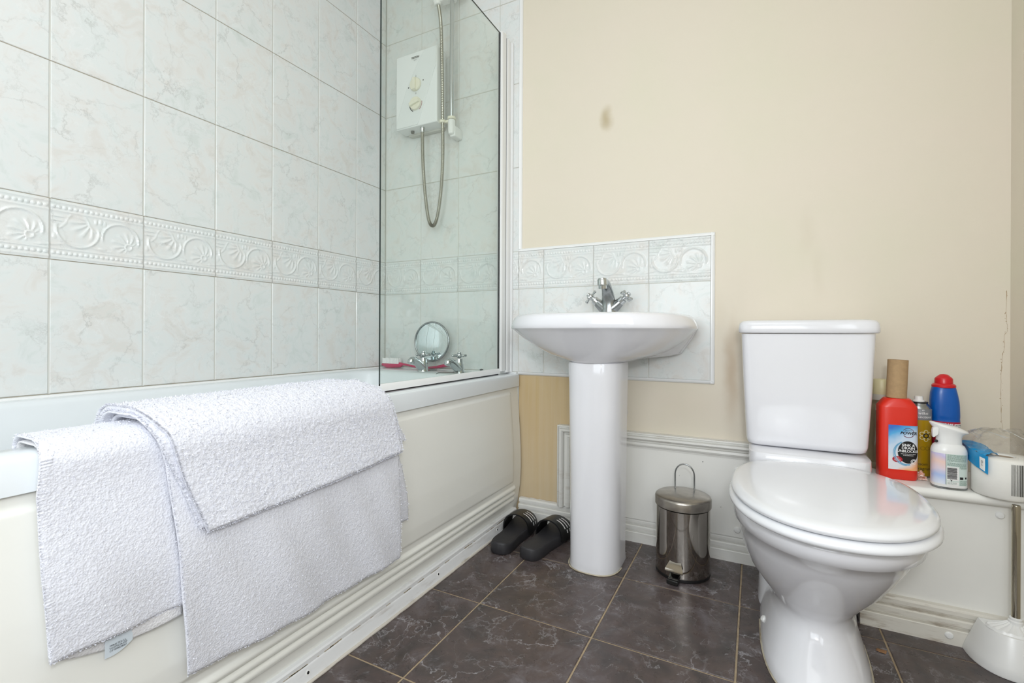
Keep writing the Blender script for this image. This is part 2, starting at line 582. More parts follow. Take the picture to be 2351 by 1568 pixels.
def relief(s, t):
    """height of the moulded border tile, s and t run 0..1 over the tile"""
    h = 0.0
    h += .0016 * exp(-((t - .815) / .014) ** 2) + .0014 * exp(-((t - .955) / .016) ** 2)
    h += .0014 * exp(-((t - .185) / .012) ** 2) + .0016 * exp(-((t - .045) / .02) ** 2)
    for tb in (.885, .115):
        q = (s * 18) % 1.0 - .5
        h += .0024 * max(0, 1 - ((q / .42) ** 2 + ((t - tb) / .032) ** 2)) ** .5
    if .17 < t < .82:
        w = min(1, (t - .19) / .03) if t < .5 else min(1, (.81 - t) / .03)
        w = max(0, w)
        r = 0.0
        X, Y = s * 1.33, t           # nearly square units

        def ridge(d, wd, a):
            return a * exp(-(d / wd) ** 2)
        # left cup: arc swinging below, right dome: arc swinging above
        dx, dy = X - .36, Y - .53
        rr = sqrt(dx * dx + dy * dy); an = atan2(dy, dx)
        r = max(r, ridge(rr - .29, .022, .0030) * sstep(.12, .0, dy))
        if rr < .27:
            fan = sqrt((X - .55) ** 2 + (Y - .70) ** 2); fa = atan2(Y - .70, X - .55)
            if .08 < fan < .36: r = max(r, .0022 * (.5 + .5 * cos(fa * 13 + 6 * fan)) ** 1.5 * sstep(.36, .26, fan) * sstep(.27, .20, rr) * sstep(.06, .12, fan))
            r = max(r, ridge(rr - .245 + .05 * sin(3 * an), .018, .0016) if dy > 0 else 0)
        dx, dy = X - .98, Y - .47
        rr = sqrt(dx * dx + dy * dy); an = atan2(dy, dx)
        r = max(r, ridge(rr - .28, .020, .0030) * sstep(-.12, .0, dy))
        if rr < .26:
            fan = sqrt((X - 1.10) ** 2 + (Y - .36) ** 2); fa = atan2(Y - .36, X - 1.10)
            if .06 < fan < .30: r = max(r, .0020 * (.5 + .5 * cos(fa * 12 - 9 * fan)) ** 1.5 * sstep(.30, .22, fan) * sstep(.26, .19, rr) * sstep(.05, .09, fan))
            r = max(r, ridge(fan - .05, .018, .0022))
        # acanthus tips and stems
        for (px, py, rx, ry, a) in ((.68, .74, .03, .05, .002), (.61, .73, .025, .055, .002), (.74, .72, .022, .05, .0018), (.70, .26, .07, .03, .0024), (.82, .235, .06, .022, .0018),
                                    (.10, .73, .12, .022, .0018), (.08, .66, .10, .02, .0016), (1.24, .24, .05, .02, .0016), (.05, .40, .03, .06, .0018), (.66, .5, .035, .05, .0022)):
            q = ((X - px) / rx) ** 2 + ((Y - py) / ry) ** 2
            if q < 1: r = max(r, a * (1 - q) ** .5)
        yv = .245 + .04 * sin(X * 4.7)
        r = max(r, ridge(Y - yv, .016, .0014))
        h += r * w
    return h


def tile_field(mb, cols, rows, place, gapv=.0035, gaph=.0016, relief_row=None, hstrip=True):
    """cols, rows: cell edges; place(a, b, h) -> 3D with h the height off the wall plane"""
    tid = 1.0
    for i in range(len(cols) - 1):
        a0, a1 = cols[i] + gapv / 2, cols[i + 1] - gapv / 2
        for j in range(len(rows) - 1):
            b0, b1 = rows[j] + gaph / 2, rows[j + 1] - gaph / 2
            mb.tid = tid; tid += 1.0
            mb.m = 0
            if a1 - a0 < .004: continue
            if relief_row == j:
                # cut tiles keep the pattern scale
                wfull = TW
                nu = max(2, int(96 * (a1 - a0) / wfull)); nv = 72
                off = 1 - (a1 - a0) / (TW - gapv) if i == 0 else 0.0
                g = mb.grid(lambda u, v: place(a0 + (a1 - a0) * u, b0 + (b1 - b0) * v, relief(off + u * (a1 - a0) / (TW - gapv), v)), nu, nv)
            e = .0014; d = -.006
            o = [(a0, b0), (a1, b0), (a1, b1), (a0, b1)]
            n = [(a0 + e, b0 + e), (a1 - e, b0 + e), (a1 - e, b1 - e), (a0 + e, b1 - e)]
            A = [mb.av(place(x, y, d)) for x, y in o]; B = [mb.av(place(x, y, -e)) for x, y in o]
            for k in range(4):
                k2 = (k + 1) % 4
                mb.af((A[k], A[k2], B[k2], B[k]))
            if relief_row != j:
                D = [mb.av(place(x, y, 0)) for x, y in n]
                for k in range(4):
                    k2 = (k + 1) % 4
                    mb.af((B[k], B[k2], D[k2], D[k]))
                mb.af(D)
    mb.tid = 0.0


# left wall: fully tiled
mb = MB()
cols = [-.0005]
y = .1836
while y < 2.95:
    cols.append(-y); y += TW
cols = sorted([c for c in cols if c > RD] + [RD])
cols[-1] = 0.0
rows = [.40, .5833, Z0, Z1] + [Z1 + TH * k for k in range(1, 4)] + [RH]
tile_field(mb, cols, rows, lambda a, b, h: (h, a, b), relief_row=2)
mb.m = 1; mb.box(-.12, -.0018, RD - .1, 0.12, 0, RH)
mb.m = 2
for r_ in rows[1:-1]:
    mb.box(-.004, -.0010, RD, 0, r_ - .0008, r_ + .0008)
struct(mb.build('wall_left', [M_TILE, M_GROUT, M_GROUT_TAN], smooth=30))

# back wall: painted plaster, with the tiled part as its children
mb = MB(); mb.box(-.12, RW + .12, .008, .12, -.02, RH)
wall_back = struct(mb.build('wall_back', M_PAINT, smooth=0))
XT = .7065
colsb = sorted([.8169 - TW * k for k in range(0, 4)] + [0.0025])
colsb = [c for c in colsb if c < .62] + [XT]
rowsb = [.40, .5833, Z0, Z1] + [Z1 + TH * k for k in range(1, 4)] + [RH]
mb = MB()
tile_field(mb, colsb, rowsb, lambda a, b, h: (a, -h, b), relief_row=2)
tile_field(mb, [XT, .8169, .8169 + TW, .8169 + 2 * TW, 1.4265], [.583, Z0, Z1], lambda a, b, h: (a, -h, b), relief_row=1)
mb.m = 1; mb.box(0, XT, .0018, .0079, .4, RH); mb.box(XT, 1.4265, .0018, .0079, .583, Z1)
mb.m = 2
for r_ in rowsb[1:-1]:
    mb.box(0, XT if r_ != Z0 else 1.4265, .0004, .004, r_ - .0008, r_ + .0008)
struct(mb.build('wall_tiling', [M_TILE, M_GROUT, M_GROUT_PALE], wall_back, smooth=30))


def quarter(mb, axis, a, b, p, q, r, su, sv):
    pass


def trim_strip(name, p0, p1, wdir, w=.012, h=.0095):
    """half-round tile trim lying on the wall from p0 to p1 (x,z); wdir is the outward side"""
    mb = MB()
    d = Vector((p1[0] - p0[0], 0, p1[1] - p0[1])).normalized()
    wv = Vector((wdir[0], 0, wdir[1]))
    rings = []
    for base in (Vector((p0[0], 0, p0[1])), Vector((p1[0], 0, p1[1]))):
        rg = []
        for k in range(9):
            a = pi * .5 * k / 8
            rg.append(base + wv * (w * sin(a)) + Vector((0, .008 - h * cos(a) - .0012, 0)))
        rg.append(base + wv * w + Vector((0, .0082, 0))); rg.append(base + Vector((0, .0082, 0)))
        rings.append(rg)
    mb.loft(rings)
    return mb.build(name, M_TRIM, wall_back, smooth=40)


struct(trim_strip('tile_trim', (XT, Z1 + .010), (XT, RH), (1, 0)))
struct(trim_strip('tile_trim', (XT, Z1), (1.437, Z1), (0, 1)))
struct(trim_strip('tile_trim', (1.4265, .574), (1.4265, Z1 + .010), (1, 0)))
struct(trim_strip('tile_trim', (XT, .5835), (1.437, .5835), (0, -1)))
# hairline crack and flaking on the plaster beside the right corner
mb = MB()
rnd = random.Random(3)
pts = [(2.157, .86), (2.156, .80), (2.158, .752), (2.152, .739), (2.153, .705), (2.149, .69), (2.147, .646), (2.146, .60), (2.1465, .55), (2.147, .515), (2.150, .49)]
seg = cr([(p[0] - .004, .0078, p[1]) for p in pts], 60, False)
seg = [s_ + Vector((rnd.uniform(-.0006, .0006), 0, 0)) for s_ in seg]
mb.tube(seg, lambda i, n: .0002 + .0005 * max(0, sin(i * 1.3)) * (i % 7 < 3), 5)
for _ in range(26):
    k = rnd.choice(seg)
    mb.sphere((k.x + rnd.uniform(-.003, .004), .0078, k.z + rnd.uniform(-.01, .01)), rnd.uniform(.0005, .0011), 6, (1, .3, 1))
struct(mb.build('crack', simple('crack_brown', S(170, 144, 108), .9), wall_back))

mb = MB()
mb.box(RW, RW + .12, -1.60, .12, -.02, RH); mb.box(RW, RW + .12, RD - .1, -2.60, -.02, RH); mb.box(RW, RW + .12, -2.60, -1.60, -.02, .75); mb.box(RW, RW + .12, -2.60, -1.60, 1.95, RH)
struct(mb.build('wall_right', M_PAINT2, smooth=0))
mb = MB()
mb.box(-.12, .62, RD - .1, RD, -.02, RH); mb.box(1.98, RW + .12, RD - .1, RD, -.02, RH); mb.box(.62, 1.98, RD - .1, RD, -.02, .68); mb.box(.62, 1.98, RD - .1, RD, 2.14, RH)
struct(mb.build('wall_front', M_PAINT2, smooth=0))
mb = MB()
for a in ((.62, .68, .68, 2.14), (1.92, 1.98, .68, 2.14), (1.27, 1.33, .74, 2.08), (.68, 1.92, .68, .74), (.68, 1.92, 2.08, 2.14)):
    mb.box(a[0], a[1], RD - .08, RD - .02, a[2], a[3])
win = struct(mb.build('window_1', M_TRIM, bevel=.004))
mb = MB(); mb.box(.68, 1.92, RD - .055, RD - .05, .74, 2.08)
struct(mb.build('window_pane', mat_glass('window_glass', (.95, .97, .97, 1)), win))
mb = MB()
WY0, WY1, WZ0, WZ1 = -2.66, -1.54, .70, 2.0
for a in ((WY0, WY0 + .06, WZ0, WZ1), (WY1 - .06, WY1, WZ0, WZ1), (-2.13, -2.07, WZ0, WZ1), (WY0, WY1, WZ0, WZ0 + .06), (WY0, WY1, WZ1 - .06, WZ1)):
    mb.box(RW - .03, RW + .02, a[0], a[1], a[2], a[3])
added_win = struct(mb.build('added_side_window', M_TRIM, bevel=.004))  # made-up window, added to go with the fill on the bath side
mb = MB(); mb.box(RW - .008, RW - .003, WY0 + .05, WY1 - .05, WZ0 + .05, WZ1 - .05)
struct(mb.build('window_pane', mat_glass('added_window_glass', (.95, .97, .97, 1)), added_win))
mb = MB(); mb.box(-.12, RW + .12, RD - .1, .12, RH, RH + .1); struct(mb.build('ceiling', M_CEIL, smooth=0))

# floor: bevelled slate tiles on grout
FX, FY, FS = .8898, -.5995, .3168
mb = MB()
tid = 1
for i in range(-3, 5):
    for j in range(-8, 3):
        x0, x1 = FX + i * FS + .0022, FX + (i + 1) * FS - .0022
        y0, y1 = FY + j * FS + .0022, FY + (j + 1) * FS - .0022
        x0, x1, y0, y1 = max(x0, 0), min(x1, RW), max(y0, RD), min(y1, .005)
        if x1 - x0 < .01 or y1 - y0 < .01: continue
        mb.tid = tid * 1.0; tid += 1; mb.m = 0
        e = .0016
        o = [(x0, y0), (x1, y0), (x1, y1), (x0, y1)]; n = [(x0 + e, y0 + e), (x1 - e, y0 + e), (x1 - e, y1 - e), (x0 + e, y1 - e)]
        A = [mb.av((p[0], p[1], -.006)) for p in o]; B = [mb.av((p[0], p[1], -.0013)) for p in o]; D = [mb.av((p[0], p[1], 0)) for p in n]
        for k in range(4):
            k2 = (k + 1) % 4
            mb.af((A[k], A[k2], B[k2], B[k])); mb.af((B[k], B[k2], D[k2], D[k]))
        mb.af(D)
mb.tid = 0; mb.m = 1; mb.box(-.12, RW + .12, RD - .1, .12, -.05, -.0022)
struct(mb.build('floor', [M_FLOOR, M_FGROUT], smooth=30))

# ---- skirting and boxing
SK = [(.0, 0), (-.025, 0), (-.025, .0335), (-.0235, .0355), (-.014, .0365), (-.014, .0410), (-.0205, .0425), (-.0205, .0540), (-.0175, .0570), (-.008, .0580), (-.008, .0625), (-.0145, .0640), (-.0145, .0730), (-.011, .0780), (-.004, .0795), (.0, .0795)]
mb = MB(); mb.extrude([(.008 - .003 + p[0], p[1]) for p in SK], 'x', .716, 1.66); struct(mb.build('baseboard_back', M_SKIRT, smooth=30))
rnd = random.Random(18)
mb = MB(); mb.tube([(.722 + k * .009, .002 + rnd.uniform(-.002, .001), .0800 + rnd.uniform(-.0005, .0012)) for k in range(19)], lambda i, n: .0030 + .0022 * noise.noise(Vector((i * .5, 2, 5))), 7)
struct(mb.build('baseboard_filler', M_CAULK, bpy.data.objects['baseboard_back'], smooth=60))
BX0, BY = 1.800, -.203
mb = MB(); mb.box(BX0, RW, BY, .0075, 0, .342); box_o = struct(mb.build('wall_boxing', M_WOOD, bevel=.002))
mb = MB(); mb.extrude([(BY + p[0], p[1] * 1.04) for p in SK], 'x', BX0, RW); struct(mb.build('baseboard_boxing', M_SKIRT2, smooth=30))
# bullnosed window-board style ledge on top of the boxing
prof = [(.0075, .342)] + [(BY - .012 - .012 * sin(pi * k / 10), .342 + .012 - .012 * cos(pi * k / 10)) for k in range(11)] + [(.0075, .366)]
mb = MB(); mb.extrude(prof, 'x', BX0 - .002, RW); struct(mb.build('trim_1', M_WOOD, smooth=40))
LED = .366
for x, z, yy in ((2.070, .318, BY), (1.973, .022, BY - .024)):
    mb = MB(); mb.lathe([(.0001, 0), (.0085, 0), (.0085, .002), (.006, .0045), (.0001, .0055)], (x, yy, z), 18, (0, -1, 0))
    tag(mb.build('screw_cap', M_WHITEP), 'white round screw cap %s' % ('under the ledge, beside the toilet brush handle' if z > .1 else 'on the grimy skirting right of the toilet'), 'screw cap')

# ---- access panel behind the basin
ap = thing('access_panel', 'white access panel framed with moulding low on the wall behind the basin pedestal', 'panel', (1.25, -.005, .07))
mb = MB(); mb.box(.905, 1.66, -.012, .0075, .079, .37); mb_b = mb.build('board', M_WOOD, ap, bevel=.001)
MD = [(.0075, 0), (-.013, 0), (-.014, .004), (-.0145, .0070), (-.019, .0085), (-.0225, .015), (-.0210, .0225), (-.011, .0245), (-.011, .0300), (-.026, .0320), (-.032, .0375), (-.031, .0440), (-.017, .0460), (-.017, .0505), (-.024, .0525), (-.022, .0560), (.0075, .056)]
mb = MB()
ra = [(1.66, p[0], .333 + p[1]) for p in MD]; rb = [(.885 + (.056 - p[1]), p[0], .333 + p[1]) for p in MD]; rc = [(.885 + (.056 - p[1]), p[0], .079) for p in MD]
mb.loft([ra, rb, rc]); mb.build('moulding', M_SKIRT, ap, smooth=30)
rnd = random.Random(8)
mb = MB(); mb.tube([(.90 + k * .012, -.0165 + rnd.uniform(-.001, .001), .3895 + rnd.uniform(-.0004, .0004)) for k in range(62)], lambda i, n: .0008 + .0020 * max(0, noise.noise(Vector((i * .31, 1, 5)))), 6)
mb.build('cracked_filler', M_CAULK, ap, smooth=60)
for x, z in ((1.509, .298), (1.509, .104)):
    mb = MB(); mb.lathe([(.0001, 0), (.010, 0), (.010, .002), (.0075, .005), (.0001, .006)], (x, -.012, z), 18, (0, -1, 0)); mb.build('screw_cap', M_WHITEP, ap)
for x, z, r_ in ((1.404, .312, .0016), (1.33, .255, .0008), (1.46, .17, .0012)):
    mb = MB(); mb.sphere((x, -.0122, z), r_, 8, (1, .3, 1)); mb.build('nail_hole', M_DARK, ap)
mb = MB(); mb.lathe([(.0001, 0), (.036, 0), (.036, .002), (.033, .004), (.0001, .004)], (1.112, .0078, .455), 40, (0, -1, 0))
tag(mb.build('pipe_cover', simple('grey_white_cover', S(206, 205, 200), .5)), 'white round pipe cover plate on the wall half hidden behind the basin pedestal', 'cover plate')


# ------------------------------------------------------------------ bath
bath = thing('bathtub', 'white bathtub with ivory ribbed side panel along the tiled left wall', 'bathtub', (.36, -.85, 0))
BL = 1.70; RX = .712; RT = .577


def rrect(x0, x1, y0, y1, r, N=8):
    out = []
    for cx, cy, a0 in ((x1 - r, y1 - r, 0), (x0 + r, y1 - r, 90), (x0 + r, y0 + r, 180), (x1 - r, y0 + r, 270)):
        for k in range(N + 1):
            a = radians(a0 + 90 * k / N)
            out.append((cx + r * cos(a), cy + r * sin(a)))
    return out


def ring(z, x0, x1, y0, y1, r):
    return [(p[0], p[1], z) for p in rrect(x0, x1, y0, y1, r)]


mb = MB()
rg = [ring(.527, .007, RX - .003, -BL, -.001, .004), ring(.527, .007, RX, -BL, -.001, .005), ring(RT - .010, .007, RX, -BL, -.001, .005), ring(RT - .003, .007, RX - .002, -BL, -.001, .006), ring(RT, .007, RX - .009, -BL, -.001, .008),
      ring(RT, .050, RX - .062, -BL + .06, -.165, .10), ring(RT - .003, .056, RX - .069, -BL + .066, -.172, .10), ring(RT - .014, .062, RX - .076, -BL + .074, -.180, .10), ring(.45, .075, RX - .09, -BL + .10, -.20, .11),
      ring(.30, .10, RX - .11, -BL + .17, -.225, .12), ring(.20, .125, RX - .135, -BL + .25, -.25, .12), ring(.165, .165, RX - .17, -BL + .30, -.30, .11), ring(.160, .30, RX - .30, -BL + .6, -.6, .05)]
mb.loft(rg, False, True)
mb.build('tub', M_ACRYL, bath, smooth=50)
# sealant bead where bath meets the tiles
mb = MB()
mb.tube([(.008, -BL, RT), (.008, -.005, RT), (RX - .01, -.005, RT)], .0055, 10)
mb.build('sealant', M_TRIM, bath, smooth=60)
# front panel: bulging profile, raised field, three ribs
PX = [(.040, .700), (.06, .705), (.13, .716), (.20, .7195), (.28, .7185), (.36, .714), (.45, .707), (.53, .702)]


def panel_x(y, z):
    x = lerp_tab(PX, z)
    x += .0055 * sstep(.155, .164, z) * sstep(.512, .500, z) * sstep(-.062, -.074, y)
    inn = sstep(-.044, -.052, y)
    for zc in (.086, .108, .130):
        d = (z - zc) / .0095
        if abs(d) < 1: x += .0075 * inn * sqrt(max(0, 1 - d * d)) ** 1.2
    return x


zs = [.036 + .0024 * k for k in range(int((.528 - .036) / .0024) + 1)]
ys = [-.0005, -.02, -.040, -.044, -.047, -.050, -.053, -.058, -.062, -.065, -.068, -.071, -.075, -.09, -.2, -.4, -.6, -.8, -1.0, -1.2, -1.4, -1.695]
mb = MB()
mb.grid(lambda a, b: (panel_x(ys[round(a * (len(ys) - 1))], zs[round(b * (len(zs) - 1))]), ys[round(a * (len(ys) - 1))], zs[round(b * (len(zs) - 1))]), len(ys) - 1, len(zs) - 1)
mb.box(.66, .698, -1.69, -.001, .005, .528)
mb.build('panel', M_PANEL, bath, smooth=60)
# sill strip screwed along the floor, with its caulk and screws
ss = thing('sill_strip', 'chipped white sill strip screwed along the floor under the bath panel', 'trim strip', (.72, -.85, 0))
mb = MB(); mb.extrude([(.699, 0.0005), (.727, 0.0005), (.726, .004), (.7195, .030), (.7185, .0325), (.717, .034), (.7165, .044), (.713, .047), (.699, .047)], 'y', -BL, -.033)
mb.build('strip', M_STRIP, ss, smooth=25)
mb = MB()
rnd = random.Random(5)
path = [(.728 + .0008 * rnd.uniform(-1, 1), -BL + k * .03, .0018) for k in range(int((BL - .035) / .03) + 1)]
mb.tube(path, lambda i, n: .0042 + .0012 * noise.noise(Vector((i * .7, 3, 1))), 8)
mb.build('caulk', M_CAULK, ss, smooth=60)
for yy in (-1.021, -.56, -.199, -1.45):
    mb = MB(); ax = Vector((1, 0, .25)).normalized()
    mb.lathe([(.0001, 0), (.0055, 0), (.0055, .0012), (.0030, .0014)], (.7215, yy, .0205), 16, ax, False, False)
    mb.m = 1; mb.lathe([(.0031, .0013), (.0001, .0009)], (.7215, yy, .0205), 12, ax, False, True)
    mb.build('screw', [M_WHITEP, M_DARK], ss)
mb = MB()
rnd = random.Random(11)
for _ in range(34):
    yy = rnd.uniform(-1.15, -.15); l = rnd.uniform(.004, .03)
    mb.box(.7160, .7178, yy, yy + l, .0345 + rnd.uniform(0, .001), .0350 + rnd.uniform(.0006, .0028))
mb.build('chip', simple('bare_chip', S(166, 152, 130), .8), ss)


# ------------------------------------------------------------------ bath screen
scr = thing('shower_screen', 'clear glass bath screen with white hinge frame at the tiled wall', 'shower screen', (.66, -.02, RT))
mb = MB()
gx0, gx1, gy0, gy1, gz0, gz1 = .6575, .6625, -.745, -.082, .596, 1.923
mb.box(gx0, gx1, gy0, gy1, gz0, gz1)
mb.mi = [1, 1, 1, 0, 1, 0]
mb.build('glass_pane', [M_GLASS, M_GEDGE], scr, smooth=0, fix=False)
mb = MB(); mb.extrude([(.651, .5815), (.669, .5815), (.669, .590), (.6665, .597), (.6645, .601), (.6555, .601), (.651, .590)], 'y', -.745, -.086); mb.build('bottom_seal', M_TRIM, scr, smooth=30)
mb = MB(); mb.box(.655, .664, -.74, -.09, .5775, .5818); mb.build('seal_lip', M_BLACKP, scr)
mb = MB(); mb.extrude([(.652, -.084), (.668, -.084), (.672, -.078), (.672, -.050), (.668, -.046), (.652, -.046)], 'z', .590, 1.928); mb.build('hinge_post', M_TRIM, scr, smooth=30)
mb = MB(); mb.extrude([(.648, -.0435), (.674, -.0435), (.677, -.038), (.677, -.030), (.674, -.028), (.674, -.012), (.681, -.011), (.681, -.0008), (.644, -.0008), (.644, -.011), (.648, -.012)], 'z', .583, 1.918); mb.build('wall_channel', M_TRIM, scr, smooth=30)
mb = MB(); mb.box(.652, .670, -.0462, -.0432, .592, 1.92); mb.build('hinge_gap', M_DARK, scr)
mb = MB(); mb.lathe([(.0001, 0), (.009, 0), (.009, .006), (.006, .010), (.0001, .011)], (.662, -.052, 1.926), 16); mb.build('pivot_cap', M_CREAMP, scr)
mb = MB(); mb.box(.656, .664, -.0855, -.0835, .60, 1.923); mb.build('glazing_gasket', M_BLACKP, scr)


# ------------------------------------------------------------------ taps
def crosshead(mb, c, ax, arm=.026, hub=.0085, spin=.4):
    ax = Vector(ax).normalized(); c = Vector(c)
    u = ax.orthogonal().normalized(); w = ax.cross(u)
    mb.lathe([(.0001, -.010), (.006, -.010), (hub, -.006), (hub * 1.1, 0), (hub, .006), (.0075, .008), (.0085, .010), (.007, .014), (.0001, .016)], c, 16, ax)
    for k in range(4):
        a = spin + pi / 2 * k
        d = u * cos(a) + w * sin(a)
        p = [c + d * (hub * .6 + (arm - hub * .6) * t) for t in (0, .25, .55, .8, .92, 1.0)]
        rr = [.0040, .0034, .0042, .0056, .0054, .0026]
        mb.tube(p, lambda i, n: rr[i], 10)


bt = thing('basin_mixer_tap', 'chrome monobloc basin tap with two cross handles on the washbasin', 'tap', (1.10, -.085, .797))
mb = MB()
TZ = .8015
path = cr([(1.101, -.082, TZ), (1.101, -.084, TZ + .03), (1.102, -.092, TZ + .062), (1.103, -.112, TZ + .090), (1.104, -.140, TZ + .108), (1.105, -.168, TZ + .112)], 30, False)
n = len(path)
T = [(path[min(n - 1, i + 1)] - path[max(0, i - 1)]).normalized() for i in range(n)]
rings = []
for i, p in enumerate(path):
    t = i / (n - 1); w_ = lerp_tab([(0, .036), (.12, .031), (.3, .0245), (.6, .0185), (.85, .0165), (1, .0155)], t); h_ = lerp_tab([(0, .028), (.2, .023), (.5, .017), (1, .0145)], t)
    u = Vector((1, 0, 0)); v = T[i].cross(u).normalized()
    rings.append([p + u * (w_ * cos(2 * pi * k / 24)) + v * (h_ * sin(2 * pi * k / 24)) for k in range(24)])
mb.loft(rings)
mb.lathe([(.037, 0), (.038, .004), (.035, .008)], (1.101, -.082, TZ - .001), 28)
for sx in (-1, 1):
    mb.tube([(1.101 + sx * .008, -.083, TZ + .022), (1.101 + sx * .026, -.083, TZ + .036), (1.101 + sx * .040, -.083, TZ + .048)], lambda i, n: (.021, .0185, .0155)[i], 20)
mb.build('tap_body', M_CHROME_D, bt, smooth=50)
mb = MB(); mb.lathe([(.0001, .0175), (.013, .0165), (.0168, .010), (.0172, -.006), (.0142, -.008), (.0142, -.019), (.012, -.019), (.0115, -.015), (.0001, -.015)], (1.1055, -.176, TZ + .107), 24, (0, -.16, 1)); mb.build('aerator', M_CHROME, bt)
for sx in (-1, 1):
    d = Vector((sx * .72, -.12, .62)).normalized()
    c0 = Vector((1.101 + sx * .040, -.083, TZ + .048))
    mb = MB(); mb.lathe([(.0152, -.004), (.015, .006), (.0145, .016), (.0095, .018), (.0085, .024)], c0, 20, d); crosshead(mb, c0 + d * .032, d, .0285, .011, .75 if sx < 0 else .05)
    mb.build('cross_handle', M_CHROME, bt, smooth=50)


def pillar_tap(x, y, label):
    o = thing('bath_tap', label, 'tap', (x, y, RT), 'pillar taps on the bath')
    mb = MB()
    mb.lathe([(.0001, 0), (.026, 0), (.026, .004), (.021, .010), (.0195, .022), (.0175, .036), (.0150, .040), (.0140, .058), (.0001, .059)], (x, y, RT), 22)
    p = cr([(x, y, RT + .010), (x, y - .024, RT + .026), (x, y - .050, RT + .044), (x, y - .072, RT + .050), (x, y - .083, RT + .044)], 20, False)
    mb.tube(p, lambda i, n: .0185 - .005 * i / n, 16)
    mb.lathe([(.0145, 0), (.0145, -.010), (.012, -.016), (.0001, -.016)], (x, y - .078, RT + .051), 16, (0, .35, 1))
    mb.build('tap_body', M_CHROME, o, smooth=50)
    mb = MB(); crosshead(mb, (x, y, RT + .071), (0, 0, 1), .035, .0115, .35); mb.build('cross_handle', M_CHROME, o, smooth=50)


pillar_tap(.305, -.100, 'chrome bath tap standing in front of the round mirror')
pillar_tap(.487, -.100, 'chrome bath tap standing nearest the shower screen frame, clear of the mirror')
mb = MB(); mb.tube(cr([(.50, -.125, RT + .003), (.455, -.140, RT + .0035), (.428, -.155, RT + .003), (.424, -.171, RT - .004), (.424, -.184, RT - .04), (.426, -.198, RT - .11)], 40, False), .0014, 6)
tag(mb.build('plug_chain', simple('dull_chain', S(120, 122, 120), .35, 1.0)), 'thin plug chain hanging over the bath edge from beside the tap', 'chain')
pl = thing('bath_plug', 'small dark rubber plug lying on the bath corner by the screen frame', 'plug', (.588, -.085, RT))
mb = MB(); mb.lathe([(.0001, 0), (.022, 0), (.024, .004), (.024, .007), (.0001, .008)], (.588, -.085, RT), 22); mb.build('stopper', M_BLACKP, pl)
mb = MB(); mb.lathe([(.007, .007), (.006, .014), (.0085, .019), (.0001, .021)], (.583, -.085, RT), 12); mb.tube([(.59, -.085, RT + .009), (.61, -.075, RT + .011), (.63, -.06, RT + .005)], .003, 6); mb.build('pull', M_CHROME_D, pl)

# round mirror leaning on the tiles
mr = thing('shaving_mirror', 'round chrome rimmed mirror leaning on the tiles behind the bath tap', 'mirror', (.315, -.06, RT))
mc = Vector((.312, -.052, .703)); ma = Vector((.10, -1, .05)).normalized()
u = Vector((1, 0, 0)); u = (u - ma * u.dot(ma)).normalized(); w = ma.cross(u)
mb = MB()
pth = [mc + (u * cos(2 * pi * k / 64) + w * sin(2 * pi * k / 64)) * .0835 for k in range(65)]
mb.tube(pth, .0042, 10); mb.build('rim', M_CHROME_D, mr, smooth=60)
mb = MB(); mb.lathe([(.0001, .0035), (.03, .0032), (.06, .0022), (.0815, .0)], mc, 64, ma, False, False); mb.build('mirror_glass', M_MIRROR, mr, smooth=80)
mb = MB(); mb.lathe([(.0001, -.010), (.06, -.010), (.082, -.001)], mc, 48, ma, False, False); mb.build('backing', M_WHITEP, mr, smooth=60)
mb = MB()
for dx in (-.035, .03):
    mb.tube(cr([(.312 + dx * .6, -.052, .625), (.312 + dx, -.060, .60), (.312 + dx * 1.2, -.064, RT + .004), (.312 + dx * .6, -.075, RT + .003)], 12, False), .0018, 6)
mb.lathe([(.0001, 0), (.022, 0), (.020, .006), (.010, .012), (.0001, .013)], (.318, -.058, RT), 18)
mb.build('stand', mat_glass('clear_stand_plastic', (.86, .88, .88, 1)), mr, smooth=60)

# pink long handled brush lying behind the taps
hb = thing('bath_brush', 'pink long handled brush with white bristles lying behind the bath taps', 'brush', (.2, -.045, RT))
mb = MB()
p = cr([(.012, -.030, RT + .016), (.05, -.030, RT + .013), (.11, -.030, RT + .016), (.14, -.030, RT + .020), (.19, -.028, RT + .013), (.25, -.026, RT + .008), (.31, -.024, RT + .012), (.37, -.022, RT + .024), (.415, -.020, RT + .032)], 64, False)
mb.tube(p, lambda i, n: lerp_tab([(0, .006), (.1, .013), (.28, .012), (.36, .005), (.6, .0045), (.85, .007), (.97, .007), (1, .003)], i / (n - 1)), 12)
mb.build('handle', simple('raspberry_pink_plastic', S(196, 52, 96), .25, coat=.4), hb, smooth=60)
mb = MB()
rnd = random.Random(2)
for i in range(13):
    for j in range(3):
        x = .024 + i * .0075; yy = -.039 + j * .009
        mb.tube([(x, yy, RT + .022), (x + rnd.uniform(-.001, .001), yy, RT + .046 + rnd.uniform(-.001, .002))], .0034, 6)
mb.build('bristles', simple('white_bristles', S(238, 236, 236), .7), hb)

